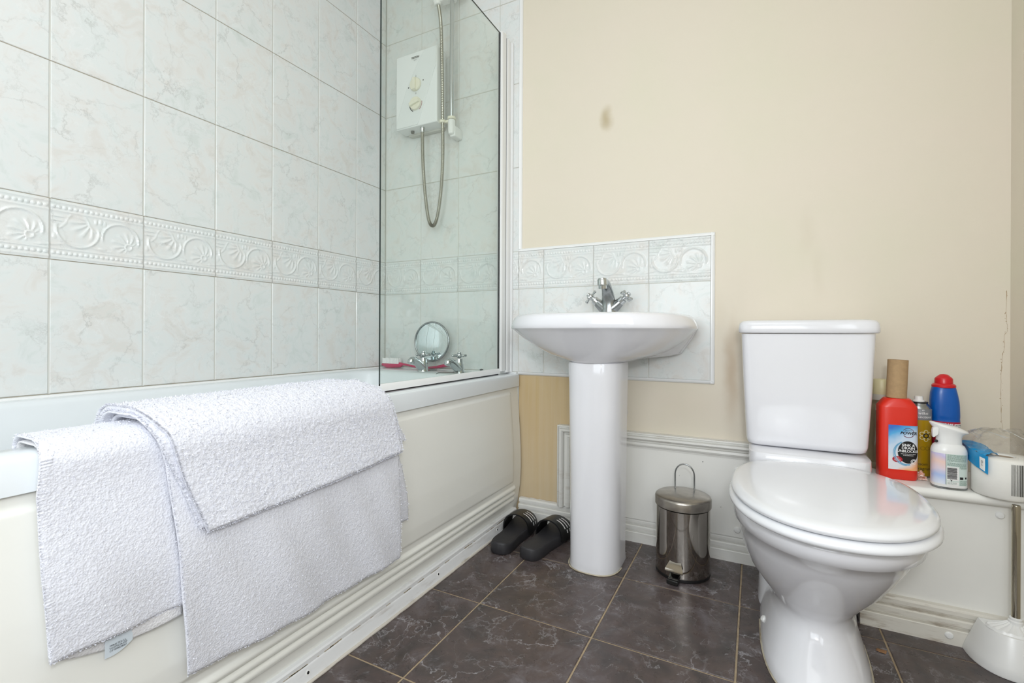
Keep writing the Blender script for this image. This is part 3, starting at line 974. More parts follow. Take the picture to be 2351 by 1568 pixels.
# ------------------------------------------------------------------ electric shower
sh = thing('electric_shower', 'white wall mounted electric shower box with two round dials', 'shower unit', (.25, -.002, 1.62))
SX0, SX1, SZ0, SZ1, SY = .139, .361, 1.633, 1.957, -.090
mb = MB(); mb.loft([[(x, y, z) for x, z in ((SX0, SZ0), (SX1, SZ0), (SX1, SZ1), (SX0, SZ1))] if False else [(a[0], y, a[1]) for a in ((SX0 + d, SZ0 + d * .6), (SX1 - d, SZ0 + d * .6), (SX1 - d, SZ1 - d), (SX0 + d, SZ1 - d))] for y, d in ((-.022, .002), (SY + .004, 0), (SY, .003))])
mb.build('cover', M_SHOWER, sh, smooth=30, bevel=.003)
mb = MB(); mb.box(SX0 + .018, SX1 - .016, -.026, .0, SZ0 - .006, SZ1 - .02); mb.build('back_plate', simple('shower_back_grey', S(206, 206, 200), .4), sh, bevel=.004)


def shf(x, z, off=0.0):
    return (x, SY - off, z)


mb = MB()
pts = [(.300, SZ1 - .004), (SX1 - .004, SZ1 - .004), (SX1 - .004, 1.875), (.262, SZ0 + .006), (SX0 + .006, SZ0 + .004), (SX0 + .006, 1.66), (.20, 1.80), (.262, 1.905)]
pts = [(p.x, p.y) for p in cr([(a, b, 0) for a, b in pts], 8)] if False else pts
mb.loft([[(x, SY + .002, z) for x, z in pts], [(x, SY - .003, z) for x, z in pts]]); mb.build('fascia', simple('white_fascia', S(228, 231, 231), .2), sh, smooth=30, bevel=.0015)
FZ = SY - .003
mb = MB()
for kx, kz, ang in ((.2525, 1.811, pi / 2), (.2525, 1.729, .25)):
    mb = MB(); mb.lathe([(.0285, 0), (.0285, .006), (.026, .010), (.0001, .0105)], (kx, FZ, kz), 36, (0, -1, 0))
    d = Vector((cos(ang), 0, sin(ang))); e = Vector((-sin(ang), 0, cos(ang)))
    c0 = Vector((kx, FZ - .009, kz))
    rr = [[c0 + d * (.0265 * sx) * f + e * (.008 * sy) * f + Vector((0, -hh, 0)) for sx, sy in ((-1, -1), (1, -1), (1, 1), (-1, 1))] for hh, f in ((0, 1), (.008, .94), (.010, .85))]
    mb.loft(rr); mb.build('dial', M_CREAMP, sh, smooth=35, bevel=.001)
mb = MB()
put_text(mb, 'TRITON', .0115, lambda x, y: (.247 + x, FZ - .0004, 1.930 + y), bold=.0003, shear=.25)
put_text(mb, 'electric', .0055, lambda x, y: (.249 + x, FZ - .0004, 1.919 + y))
mb.build('logo_lettering', M_INK, sh, smooth=0)
for x, z in ((.292, 1.822), (.213, 1.806)):
    mb = MB(); disc(mb, x, z, .0030, .0030, lambda a, b: (a, FZ - .0004, b), 12, 1); mb.build('dial_dot', M_INK, sh, smooth=0)
for ch, z in (('3', 1.848), ('0', 1.7735)):
    mb = MB(); put_text(mb, ch, .011, lambda x, y: (.2525 + x, FZ - .0004, z + y)); mb.build('dial_numeral', M_INK, sh, smooth=0)
mb = MB(); arc_strip(mb, .2525, 1.729, .0315, .0350, pi, pi * 1.36, lambda a, b: (a, FZ - .0004, b)); mb.build('cold_mark', M_INK, sh, smooth=0)
mb = MB(); arc_strip(mb, .2525, 1.729, .0315, .0340, -pi * .32, .2, lambda a, b: (a, FZ - .0004, b)); mb.build('hot_mark', simple('red_brown_print', S(140, 60, 50), .5), sh, smooth=0)
mb = MB(); mb.lathe([(.011, .012), (.011, -.004), (.0085, -.010), (.0085, -.016)], (.268, -.066, SZ0 - .006), 18); mb.build('outlet', M_CHROME, sh)
mb = MB(); mb.lathe([(.008, .01), (.008, -.004), (.005, -.004), (.004, .003)], (.205, -.055, SZ0 - .004), 14); mb.build('vent_stub', simple('grey_stub', S(110, 112, 108), .5), sh)

# riser rail with slider and brackets
rl = thing('riser_rail', 'chrome shower riser rail with white end bracket on the tiles', 'shower rail', (.414, -.056, 1.6))
mb = MB(); mb.lathe([(.0095, 0), (.0095, .76)], (.414, -.056, 1.60), 20); mb.build('rail', M_CHROME, rl, smooth=60)
for zb, s_ in ((1.597, 1), (2.34, -1)):
    mb = MB(); mb.lathe([(.0155, .045), (.0155, .0), (.013, -.018), (.0001, -.018)] if s_ > 0 else [(.0155, -.03), (.0155, .02), (.0001, .022)], (.414, -.056, zb), 20)
    mb.box(.404, .432, -.056, -.001, zb - .026, zb + .018); mb.build('bracket', M_WHITEP, rl, bevel=.004)
mb = MB(); mb.lathe([(.0175, .0), (.0175, .010)], (.414, -.056, 1.642), 22); mb.build('collar', M_CREAMP, rl)
mb = MB(); mb.box(.386, .409, -.064, -.048, 1.632, 1.642); mb.lathe([(.0135, -.005), (.0135, .007)], (.373, -.064, 1.637), 20); mb.build('hose_ring', M_CREAMP, rl, bevel=.0015)
mb = MB(); mb.lathe([(.019, -.022), (.021, 0), (.019, .022)], (.414, -.056, 2.165), 20); mb.box(.425, .47, -.068, -.044, 2.150, 2.18); mb.lathe([(.0001, 0), (.014, 0), (.019, .02), (.019, .05), (.0001, .05)], (.352, -.072, 2.135), 20, (-.15, -.1, 1)); mb.box(.355, .404, -.078, -.045, 2.145, 2.182); mb.build('slider', M_WHITEP, rl, bevel=.003)
hs = MB()
hp = cr([(.352, -.070, 2.148), (.364, -.066, 2.05), (.370, -.064, 1.85), (.373, -.064, 1.637), (.372, -.060, 1.50), (.362, -.056, 1.36), (.340, -.052, 1.245), (.316, -.050, 1.205), (.292, -.051, 1.235), (.274, -.055, 1.36), (.268, -.062, 1.50), (.268, -.066, 1.612)], 1320, False)
hs.tube(hp, lambda i, n: .0072 + .0011 * (1 if (i // 2) % 2 else -1) * .5, 10)
tag(hs.build('shower_hose', simple('steel_hose', S(176, 174, 164), .25, 1.0), smooth=60), 'flexible ribbed steel shower hose looping below the electric shower', 'hose')
hd = thing('hand_shower', 'white hand shower held at the top of the riser rail', 'shower head', (.345, -.078, 2.2))
mb = MB(); mb.lathe([(.0115, -.03), (.0125, 0), (.013, .12), (.016, .17), (.0001, .175)], (.343, -.080, 2.20), 18, (-.1, -.12, 1)); mb.build('handle', M_WHITEP, hd)
mb = MB(); mb.lathe([(.0001, -.018), (.02, -.018), (.045, 0), (.045, .012), (.0001, .014)], (.325, -.125, 2.385 - .03), 28, (-.1, -.75, -.6)); mb.build('spray_face', M_WHITEP, hd)

# ------------------------------------------------------------------ wash basin and pedestal
bs = thing('washbasin', 'white pedestal washbasin with wide curved bowl on the tiled splashback', 'washbasin', (1.10, -.2, 0))
BCX = 1.106


def basin_outline(sx, dep, ex=0.0, N=64):
    """half width sx, projection dep; the back stays on the wall"""
    P = [(-.240, 0), (-.283, -.05), (-.301, -.13), (-.300, -.21), (-.283, -.295), (-.240, -.372), (-.168, -.424), (-.085, -.444), (0, -.448)]
    P = P + [(-a, b) for a, b in reversed(P[:-1])]
    out = cr([(BCX + a / .302 * sx, b / .448 * dep - .0009, 0) for a, b in P], 16 * 17 // 2, True)
    return [(q.x, min(q.y, -.0009)) for q in out]


def bring(z, sx, dep, lift=None):
    return [(x, y, z) for x, y in basin_outline(sx, dep)]


BT = .800
mb = MB()
rings = []


def under(z, sf, sb, dep):
    # sf: half width towards the front, sb: half width of the flange along the wall
    o = []
    for x, y in basin_outline(.302, .448):
        k = sstep(-.05, -.16, y)
        f = (sb * (1 - k) + sf * k) / .302
        o.append((BCX + (x - BCX) * f, y * dep / .448, z))
    return o


for z, sf, sb, dep in ((.6485, .086, .086, .322), (.652, .098, .10, .328), (.660, .128, .17, .336), (.668, .158, .222, .346), (.674, .178, .240, .354), (.690, .210, .251, .372), (.708, .239, .264, .392), (.726, .263, .276, .412), (.742, .278, .284, .430), (.7515, .288, .290, .442)):
    rings.append(under(z, sf, sb, dep))
for z, sx, dep in ((.7545, .2930, .4475), (.7565, .2945, .449), (.768, .2920, .4495), (.780, .2875, .4485), (.790, .2815, .4455), (.7965, .273, .4395), (BT, .259, .426)):
    rings.append(bring(z, sx, dep))
rings.append([(BCX + (x - BCX) * .95, -.13 + (y + .13) * (.93 if y < -.13 else .0), BT - .001) for x, y in basin_outline(.258, .408)])
rings.append([(BCX + (x - BCX) * .90, -.14 + (y + .14) * (.88 if y < -.14 else .0), BT - .014) for x, y in basin_outline(.255, .405)])
rings.append([(BCX + (x - BCX) * .70, -.15 + (y + .15) * (.72 if y < -.15 else .0), BT - .09) for x, y in basin_outline(.25, .40)])
rings.append([(BCX + (x - BCX) * .30, -.20 + (y + .20) * (.3 if y < -.2 else .0), BT - .115) for x, y in basin_outline(.25, .40)])
mb.loft(rings)
mb.build('bowl', M_CERAMIC, bs, smooth=70)


def ped_ring(z, hw, yb, yf, cx=1.1035):
    o = []
    for k in range(33):
        a = pi * k / 32
        c_, s_ = cos(a), sin(a)
        o.append((cx + hw * math.copysign(abs(c_) ** .72, c_), yf + .085 - .085 * abs(s_) ** .9, z))
    o.append((cx - hw * .98, yb, z)); o.append((cx + hw * .98, yb, z))
    return o


mb = MB()
mb.loft([ped_ring(0.0005, .081, -.16, -.312), ped_ring(.004, .0815, -.16, -.313), ped_ring(.03, .0795, -.16, -.311), ped_ring(.30, .0815, -.16, -.312), ped_ring(.58, .0855, -.16, -.316), ped_ring(.640, .0868, -.16, -.318), ped_ring(.6475, .0855, -.16, -.316), ped_ring(.650, .082, -.16, -.312)])
mb.build('pedestal', M_CERAMIC, bs, smooth=40)
mb = MB()
o = ped_ring(.002, .0835, -.16, -.315)[:33]
mb.tube(o, lambda i, n: .0020 + .0012 * noise.noise(Vector((i * .9, 0, 0))), 6); mb.build('floor_seal', M_SEAL, bs, smooth=60)
mb = MB()
rnd = random.Random(4)
for _ in range(9):
    x = rnd.choice([rnd.uniform(.985, 1.045), rnd.uniform(1.0, 1.06)])
    mb.box(x, x + rnd.uniform(.003, .012), -.004, -.001, .8005, .8005 + rnd.uniform(.0008, .002))
mb.build('mould_specks', M_DARK, bs, smooth=0)

# ------------------------------------------------------------------ toilet
TX = 1.690
to = thing('toilet', 'white close coupled toilet with lid down beside the pipe boxing', 'toilet', (TX, -.4, 0))


def egg(w, yb, yf, yc, z, nb=2.6, nf=2.1, N=56, cx=TX):
    o = []
    for k in range(N):
        a = 2 * pi * k / N
        c_, s_ = cos(a), sin(a)
        nn = nb if s_ > 0 else nf
        ly = (yb - yc) if s_ > 0 else (yc - yf)
        o.append((cx + w * math.copysign(abs(c_) ** (2 / nn), c_), yc + ly * math.copysign(abs(s_) ** (2 / nn), s_), z))
    return o


L_ = lambda w, yf, z, nb, nf: egg(w + .003, -.17, yf, -.33, z, nb, nf, 56, TX - .009)
mb = MB()
mb.loft([L_(.105, -.610, .0006, 4, 2.8), L_(.1055, -.612, .006, 4, 2.8), L_(.101, -.598, .022, 4, 2.7), L_(.092, -.565, .055, 4, 2.5), L_(.083, -.530, .085, 4, 2.3),
         L_(.080, -.512, .110, 3.5, 2.2), L_(.091, -.518, .130, 3, 2.1), L_(.113, -.545, .160, 3, 2.1), egg(.135, -.19, -.582, -.38, .200, 2.8, 2.1, 56, TX - .008),
         egg(.152, -.20, -.622, -.40, .245, 2.8, 2.1, 56, TX - .006), egg(.162, -.21, -.652, -.42, .285, 2.7, 2.1, 56, TX - .002), egg(.167, -.21, -.668, -.43, .312, 2.6, 2.1), egg(.1715, -.21, -.684, -.44, .320, 2.6, 2.1), egg(.176, -.21, -.702, -.445, .326, 2.6, 2.1),
         egg(.177, -.21, -.708, -.45, .352, 2.6, 2.1), egg(.173, -.21, -.702, -.45, .3625, 2.6, 2.1), egg(.160, -.215, -.68, -.45, .365, 2.6, 2.1)])
# trapway at the back, and the deck the cistern stands on
mb.loft([[(TX - .008 + x, y, z) for x, y in sup(a, b, 4, 40, 0, cy)] for a, b, cy, z in ((.114, .125, -.165, .0006), (.1135, .124, -.165, .008), (.112, .121, -.165, .03), (.112, .118, -.165, .10) if False else (.1115, .12, -.165, .10), (.108, .12, -.16, .20), (.106, .12, -.16, .30), (.106, .12, -.155, .366))])
mb.loft([[(TX + x, y, z) for x, y in sup(a, b, 6, 48, -.006, cy)] for a, b, cy, z in ((.134, .112, -.150, .3672), (.139, .117, -.150, .372), (.141, .118, -.150, .40), (.140, .117, -.150, .417), (.134, .114, -.150, .4195))])
mb.build('pan', M_CERAMIC, to, smooth=60)
mb = MB()
CXC = 1.6815
mb.loft([[(CXC + x, y, z) for x, y in sup(a, b, 9, 56, 0, cy)] for a, b, cy, z in ((.118, .070, -.096, .421), (.134, .080, -.098, .422), (.142, .086, -.100, .427), (.1455, .0885, -.101, .440), (.153, .0925, -.1035, .58), (.1595, .095, -.105, .741))])
mb.build('cistern', M_CERAMIC, to, smooth=60)
mb = MB()
mb.loft([[(CXC + .001 + x, y, z) for x, y in sup(a, b, 8, 56, 0, -.106)] for a, b, z in ((.155, .093, .7425), (.1655, .1, .7435), (.168, .1025, .747), (.168, .1025, .757), (.166, .101, .770), (.160, .096, .777), (.148, .086, .7795))])
mb.build('cistern_lid', M_CERAMIC, to, smooth=60)
mb = MB()
E_ = lambda w, yf, z, s=0: egg(w + .003, -.262 + s, yf - .013, -.475, z - .003, 2.7, 2.15, 72, TX + .003)
mb.loft([E_(.172, -.704, .3685), E_(.180, -.718, .3692), E_(.1845, -.7245, .374), E_(.1845, -.7245, .380), E_(.180, -.719, .3865), E_(.170, -.705, .388)])
mb.build('seat', M_SEAT, to, smooth=60)
mb = MB()
mb.loft([E_(.171, -.704, .3896, .010), E_(.177, -.7135, .391, .012), E_(.1800, -.7185, .395, .014), E_(.1795, -.7180, .4005, .014), E_(.175, -.711, .4055, .012), E_(.164, -.694, .4088, .006), E_(.120, -.62, .4105, -.02), E_(.05, -.53, .4110, -.10)])
mb.build('seat_lid', M_SEAT, to, smooth=60)
for sx in (-1, 1):
    mb = MB(); mb.lathe([(.010, -.02), (.010, .02)], (TX + sx * .075, -.252, .395), 16, (1, 0, 0)); mb.build('hinge', M_SEAT, to)
    if sx > 0: continue
    mb = MB(); mb.lathe([(.0001, -.004), (.0085, -.004), (.0085, .004), (.006, .008), (.0001, .009)], (TX - .009 + sx * .098, -.380, .031), 16, (sx * .8, -.25, .55)); mb.build('bolt_cap', M_WHITEP, to)
mb = MB()
o = egg(.1095, -.17, -.614, -.33, .002, 4, 2.8, 56, TX - .009)
mb.tube([o[k % 56] for k in range(28, 57)], .0018, 6); mb.build('floor_seal', M_SEAL, to, smooth=60)

# ------------------------------------------------------------------ pedal bin
bn = thing('pedal_bin', 'small polished steel pedal bin with domed lid on the floor', 'bin', (1.360, -.156, 0))
bc = (1.360, -.156, 0)
mb = MB(); mb.lathe([(.0001, .010), (.0795, .010), (.0800, .014), (.0795, .206), (.0001, .206)], bc, 72); mb.build('body', M_STEEL, bn, smooth=40)
mb = MB(); mb.lathe([(.0001, .0005), (.078, .0005), (.0802, .003), (.0802, .010), (.0001, .010)], bc, 64); mb.build('base_ring', M_BLACKP, bn, smooth=40)
mb = MB(); mb.lathe([(.0815, .209), (.0832, .210), (.0832, .232), (.0815, .2365), (.076, .2400), (.05, .2440), (.02, .2460), (.0001, .2465)], bc, 72, cap0=True); mb.build('lid', M_STEEL_B, bn, smooth=40)
mb = MB()
yy = -.118
mb.tube([(1.331, yy, .236), (1.331, yy, .290)] + [(1.360 - .029 * cos(pi * k / 14), yy, .290 + .034 * sin(pi * k / 14)) for k in range(1, 14)] + [(1.389, yy, .290), (1.389, yy, .236)], .0023, 10); mb.build('carry_handle', M_CHROME_D, bn, smooth=60)
pd = Vector((-.14, -1, 0)).normalized(); px = Vector((-pd.y, pd.x, 0)); c0 = Vector(bc) + pd * .080
mb = MB()
for A in ((((-.015, .0, .062), (.015, .0, .062)), ((-.026, .018, .040), (.026, .018, .040)), ((-.026, .019, .034), (.026, .019, .034))),):
    pts = [[c0 + px * q[0] + pd * (q[1] - .004) + Vector((0, 0, q[2])) for q in row] for row in A]
    for th in (0,):
        rings = []
        for row in pts:
            rings.append([row[0], row[1], row[1] + Vector((0, 0, -.0025)) - pd * .0025, row[0] + Vector((0, 0, -.0025)) - pd * .0025])
        mb.loft(rings)
mb.build('pedal_guard', M_STEEL, bn, smooth=30)
mb = MB()
rings = [[c0 + px * sx * .014 + pd * q + Vector((0, 0, z + dz)) for sx, dz in ((-1, -.002), (1, -.002), (1, .002), (-1, .002))] for q, z in ((-.012, .024), (.010, .020), (.026, .013))]
mb.loft(rings); mb.build('pedal', M_CHROME_D, bn)
mb = MB()
rings = [[c0 + px * sx * .0165 + pd * q + Vector((0, 0, z)) for sx, z in ((-1, .004), (1, .004), (1, .0165), (-1, .0165))] for q in (.012, .031)]
mb.loft(rings); mb.build('pedal_pad', M_BLACKP, bn, bevel=.002)

# ------------------------------------------------------------------ slippers
M_SOLE = simple('black_foam_sole', S(44, 43, 46), .55, bump=(160, .15))
M_FOOT = simple('black_footbed', S(48, 44, 48), .7, bump=(260, .4))
M_STRAP = simple('black_strap', S(16, 17, 18), .4, bump=(300, .1))


def slipper(hx, hy, ang, mirror, label):
    """heel centre on the floor at (hx, hy), pointing along ang from +y"""
    o = thing('slider_sandal', label, 'slipper', (hx, hy, 0), 'pair of black slider sandals')
    d = Vector((sin(ang), cos(ang), 0)); w = Vector((cos(ang), -sin(ang), 0)) * mirror
    L = .282
    # outline: (along, across-left, across-right); +across is the outer side
    OUT = [(0.0, -.006, .006), (.004, -.021, .021), (.018, -.033, .033), (.05, -.039, .039), (.10, -.036, .039), (.15, -.037, .044), (.19, -.042, .048), (.225, -.044, .047), (.255, -.040, .038), (.272, -.030, .024), (.280, -.016, .008), (.282, -.008, .0)]

    def outline(inset, z, toe=0):
        pts = []
        for a, l, r in OUT:
            pts.append((a, r))
        for a, l, r in reversed(OUT):
            pts.append((a, l))
        c = cr([(a, b, 0) for a, b in pts], 24 * 4)
        res = []
        for q in c:
            a = L / 2 + (q.x - L / 2) * (1 - inset / .14); b = q.y * (1 - inset / .042)
            lift = .010 * sstep(.20, .29, a) + .006 * sstep(.03, .0, a)
            res.append(Vector((hx, hy, 0)) + d * a + w * b + Vector((0, 0, z + lift * (.4 if z < .01 else 1))))
        return res
    mb = MB(); mb.loft([outline(.003, .0006), outline(.0, .006), outline(.0005, .018), outline(.001, .030), outline(.003, .035), outline(.005, .0362)]); mb.build('sole', M_SOLE, o, smooth=50)
    mb = MB()
    mb.loft([outline(.005, .0358), outline(.0055, .0368), outline(.009, .0352), outline(.014, .0335), outline(.024, .0325), outline(.035, .0325)], False, True)
    mb.build('footbed', M_FOOT, o, smooth=50)
    # strap: arched band over the forefoot

    def strap_pt(u, v, off=0.0):
        a0 = .150 + .088 * v
        th = pi * u
        wl, wr = -lerp_tab([(q[0], -q[1]) for q in OUT], a0) - .003, lerp_tab([(q[0], q[2]) for q in OUT], a0) + .003
        mid = (wl + wr) / 2; hw = (wr - wl) / 2 + off
        b = mid - hw * cos(th) * (1 if abs(cos(th)) < .9 else 1)
        hgt = (.060 + .012 * (1 - v) + off) * sin(th) ** .62
        a = a0 - .012 * sin(th) + .020 * (u - .5)
        return Vector((hx, hy, 0)) + d * a + w * b + Vector((0, 0, .014 + hgt))
    mb = MB()
    g0 = mb.grid(lambda u, v: strap_pt(u, v), 30, 8); g1 = mb.grid(lambda u, v: strap_pt(u, v, .0045), 30, 8)
    for i in range(30):
        mb.af((g0[i][0], g0[i + 1][0], g1[i + 1][0], g1[i][0])); mb.af((g0[i][8], g1[i][8], g1[i + 1][8], g0[i + 1][8]))
    for j in range(8):
        mb.af((g0[0][j], g1[0][j], g1[0][j + 1], g0[0][j + 1])); mb.af((g0[30][j], g0[30][j + 1], g1[30][j + 1], g1[30][j]))
    mb.build('strap', M_STRAP, o, smooth=50)
    mb = MB()
    for v0 in (.30, .50, .70):
        mb.grid(lambda u, v: strap_pt(.63 + .25 * u, v0 + .06 * v, .0052), 12, 1)
    for v0 in (.40, .62):
        mb.grid(lambda u, v: strap_pt(.90 + .05 * u, v0 + .06 * v, .0052), 3, 1)
    mb.build('white_stripe', M_INKW, o, smooth=50)
    mb = MB(); mb.grid(lambda u, v: strap_pt(.15 + .34 * u, .02 + .05 * v, -.0008), 12, 1); mb.build('lining_edge', simple('pale_lining', S(200, 200, 196), .7), o)
    return o


slipper(.798, -.336, -.06, 1, 'black slider sandal nearest the bath panel, heel towards the room')
slipper(.899, -.328, .10, 1, 'black slider sandal between its pair and the basin pedestal')


# ------------------------------------------------------------------ towels
def towel_path(d, zin, zb, n_in=14, n_top=22, n_out=70):
    """from inside the bath over the rim and down the outside, offset d off the rim"""
    pts = []
    xi, xo, zt = .636 - d - .003, RX + .003 + d, RT + .002 + d
    ri, ro = .010 + d, .020 + d * 1.25
    zi = zt - ri
    for k in range(n_in):
        pts.append((xi, zin + (zi - zin) * k / n_in))
    for k in range(9):
        a = pi - pi / 2 * k / 8
        pts.append((xi + ri + ri * cos(a), zi + ri * sin(a)))
    xa, xb = xi + ri, xo - ro
    for k in range(1, 6):
        pts.append((xa + (xb - xa) * k / 6, zt))
    for k in range(13):
        a = pi / 2 - pi / 2 * k / 12
        pts.append((xo - ro + ro * cos(a), zt - ro + ro * sin(a)))
    zs_ = zt - ro
    for k in range(1, n_out + 1):
        z = zs_ + (zb - zs_) * k / n_out
        pts.append((xo + .016 * sstep(.54, .36, z) - .004 * sstep(.30, .12, z), z))
    return resample(pts, NPATH)


NPATH = 190


def resample(pts, n):
    l = [0.0]
    for a, b in zip(pts[:-1], pts[1:]):
        l.append(l[-1] + math.hypot(b[0] - a[0], b[1] - a[1]))
    out = []; k = 0
    for i in range(n + 1):
        d = l[-1] * i / n
        while k < len(l) - 2 and l[k + 1] < d: k += 1
        t = (d - l[k]) / max(1e-9, l[k + 1] - l[k])
        out.append((pts[k][0] + (pts[k + 1][0] - pts[k][0]) * t, pts[k][1] + (pts[k + 1][1] - pts[k][1]) * t))
    return out


def towel_layer(mb, d, zin, zb, YL, YR, th, nv, seed, fuzz=0, amp=.0012, fall=0.0, tuft=.0045):
    """YL/YR: (z, y) tables for the two side edges on the outside"""
    rnd = random.Random(seed)
    rows = None
    cols_ = []
    for j in range(nv + 1):
        t = j / nv
        p = towel_path(d + fall * (t - .5), zin, lerp_tab(zb, t))
        col = []
        for i, (x, z) in enumerate(p):
            outside = x > RX - .02 or z < RT - .2
            zz = z if outside else 9
            yl, yr = lerp_tab(YL, zz), lerp_tab(YR, zz)
            yy = yl + (yr - yl) * t
            wv = .0035 * sin(yy * 23 + seed) * (sstep(.5, .25, z) if outside else 0) + .0022 * sin(yy * 61 + z * 30 + seed * 2) * (sstep(.55, .3, z) if outside else .1)
            col.append(Vector((x + wv, yy, z)))
        cols_.append(col)
    m = len(cols_[0])
    nrm = []
    for j in range(nv + 1):
        nr = []
        for i in range(m):
            du = cols_[j][min(m - 1, i + 1)] - cols_[j][max(0, i - 1)]
            dv = cols_[min(nv, j + 1)][i] - cols_[max(0, j - 1)][i]
            nn = du.cross(dv)
            nn = nn.normalized() if nn.length > 1e-12 else Vector((1, 0, 0))
            nr.append(nn)
        nrm.append(nr)
    if nrm[nv // 2][m - 5].x < 0:
        nrm = [[-q for q in r_] for r_ in nrm]

    def edge(i, j):
        e = min(i, m - 1 - i, j, nv - j)
        return (.45, .8, .95, 1)[min(3, e)]
    top = []; bot = []
    for j in range(nv + 1):
        a = []; b = []
        for i in range(m):
            p = cols_[j][i]; nn = nrm[j][i]; q = th / 2 * edge(i, j)
            k = amp * (.45 * noise.noise(p * 190) + .8 * noise.noise(p * 390))
            a.append(mb.av(p + nn * (q + k))); b.append(mb.av(p - nn * q))
        top.append(a); bot.append(b)
    for j in range(nv):
        for i in range(m - 1):
            mb.af((top[j][i], top[j + 1][i], top[j + 1][i + 1], top[j][i + 1]))
            mb.af((bot[j][i], bot[j][i + 1], bot[j + 1][i + 1], bot[j + 1][i]))
    for i in range(m - 1):
        mb.af((top[0][i], top[0][i + 1], bot[0][i + 1], bot[0][i])); mb.af((top[nv][i], bot[nv][i], bot[nv][i + 1], top[nv][i + 1]))
    for j in range(nv):
        mb.af((top[j][0], bot[j][0], bot[j + 1][0], top[j + 1][0])); mb.af((top[j][m - 1], top[j + 1][m - 1], bot[j + 1][m - 1], bot[j][m - 1]))
    # terry loops standing off the face
    for _ in range(fuzz):
        j = rnd.randrange(nv); i = rnd.randrange(22, m - 1)
        if rnd.random() < .30:
            r_ = rnd.random()
            if r_ < .40: i = m - 2
            elif r_ < .85: j = 0
            else: j = nv - 1
        a, b = rnd.random(), rnd.random()
        p = cols_[j][i].lerp(cols_[j + 1][i], a).lerp(cols_[j][i + 1].lerp(cols_[j + 1][i + 1], a), b)
        nn = nrm[j][i]
        q = p + nn * (th / 2 * .9)
        out = nn * 1.0 + Vector((rnd.uniform(-.7, .7), rnd.uniform(-.7, .7), rnd.uniform(-.9, .4)))
        if i == m - 2: out += nn * .8 + Vector((0, 0, -.7)); q = p - Vector((0, 0, .001))
        if j == 0: out += Vector((0, -1.0, 0))
        if j == nv - 1: out += Vector((0, 1.0, 0))
        out = out.normalized() * rnd.uniform(.5, 1.0) * tuft
        sd = out.cross(Vector((rnd.uniform(-1, 1), rnd.uniform(-1, 1), rnd.uniform(-1, 1)))).normalized() * rnd.uniform(.0004, .0008)
        k = [mb.av(q - sd), mb.av(q + sd), mb.av(q + out * .7 + sd * .8 + sd.cross(out).normalized() * .0006), mb.av(q + out - sd * .4)]
        mb.af(k)
    return cols_, nrm


# folded towel hanging at the open end of the bath
t1 = thing('hand_towel', 'thinner folded white towel with a care tag at its lower edge, draped over the bath', 'towel', (.70, -1.37, RT))
YL = [(.30, -1.440), (.42, -1.447), (.52, -1.448), (.58, -1.444), (.60, -1.440)]; YR = [(.30, -1.276), (.45, -1.290), (.545, -1.292), (.60, -1.296)]
mb = MB()
towel_layer(mb, .013, .54, [(0, .307), (1, .301)], YL, YR, .005, 90, 3, 2400, .0008, tuft=.0028)
mb.build('front_layer', M_TOWEL, t1, smooth=180, fix=False)
mb = MB()
towel_layer(mb, .0045, .54, [(0, .303), (.35, .283), (.6, .280), (1, .283)], [(.28, -1.437), (.52, -1.446), (.6, -1.438)], YR, .004, 40, 5, 0, .0004)
mb.build('back_layer', M_TOWEL_W, t1, smooth=180, fix=False)
mb = MB()
for k in range(60):
    z = .315 + k * .0043
    y_ = lerp_tab(YL, z) + .001; x_ = RX + .003 + .012 + .016 * sstep(.54, .36, z) - .004 * sstep(.30, .12, z) + .0032
    mb.tube([(x_ - .0022, y_ - .001, z), (x_ - .0016, y_ + .004, z + .0006), (x_ - .0018, y_ + .011, z + .001)], .0024, 6)
mb.build('hem', M_TOWEL, t1, smooth=60)
mb = MB()


def tagmap(x, y, off=0.0):
    # x along the towel (0..0.03), y down from the hem
    return (.7345 - .06 * max(0, y) + off, -1.377 + x, .286 + x * (-.02) - y)


mb.grid(lambda a, b: tagmap(.034 * a, -.010 + (.026 - .010 * a) * b + .004 * sin(pi * a) * b), 10, 6)
tg = mb.build('care_tag', simple('pale_blue_tag', S(214, 224, 232), .6), t1, smooth=60)
tg['label'] = 'pale care tag with small print'
mb = MB()
for row, (body, yy) in enumerate((('MIRALTEX-S.L.', .0005), ('VALENCIA-ESP', .0042), ('CIF-B98028087', .0080))):
    put_text(mb, body, .0040, lambda x, y: tagmap(.016 + x, yy - y, .0006), width=.84)
mb.build('print', M_INK, tg, smooth=0)

# long white towel over the bath
tb = thing('bath_towel', 'long white terry towel hanging lowest down the bath panel', 'towel', (.70, -1.0, RT))
mb = MB()
YLb = [(.19, -1.275), (.38, -1.288), (.53, -1.302), (.606, -1.322)]; YRb = [(.16, -.765), (.25, -.772), (.44, -.776), (.6, -.80)]
towel_layer(mb, .024, .50, [(0, .188), (.12, .180), (.45, .168), (1, .164)], YLb, YRb, .007, 270, 8, 6000, .0009, tuft=.0032)
mb.build('front_layer', M_TOWEL, tb, smooth=180, fix=False)
mb = MB()
towel_layer(mb, .014, .50, [(0, .25), (1, .245)], [(.2, -1.25), (.6, -1.29)], [(.24, -.722), (.30, -.728), (.44, -.765), (.6, -.80)], .006, 120, 9, 2500, .0009)
mb.build('back_layer', M_TOWEL, tb, smooth=180, fix=False)

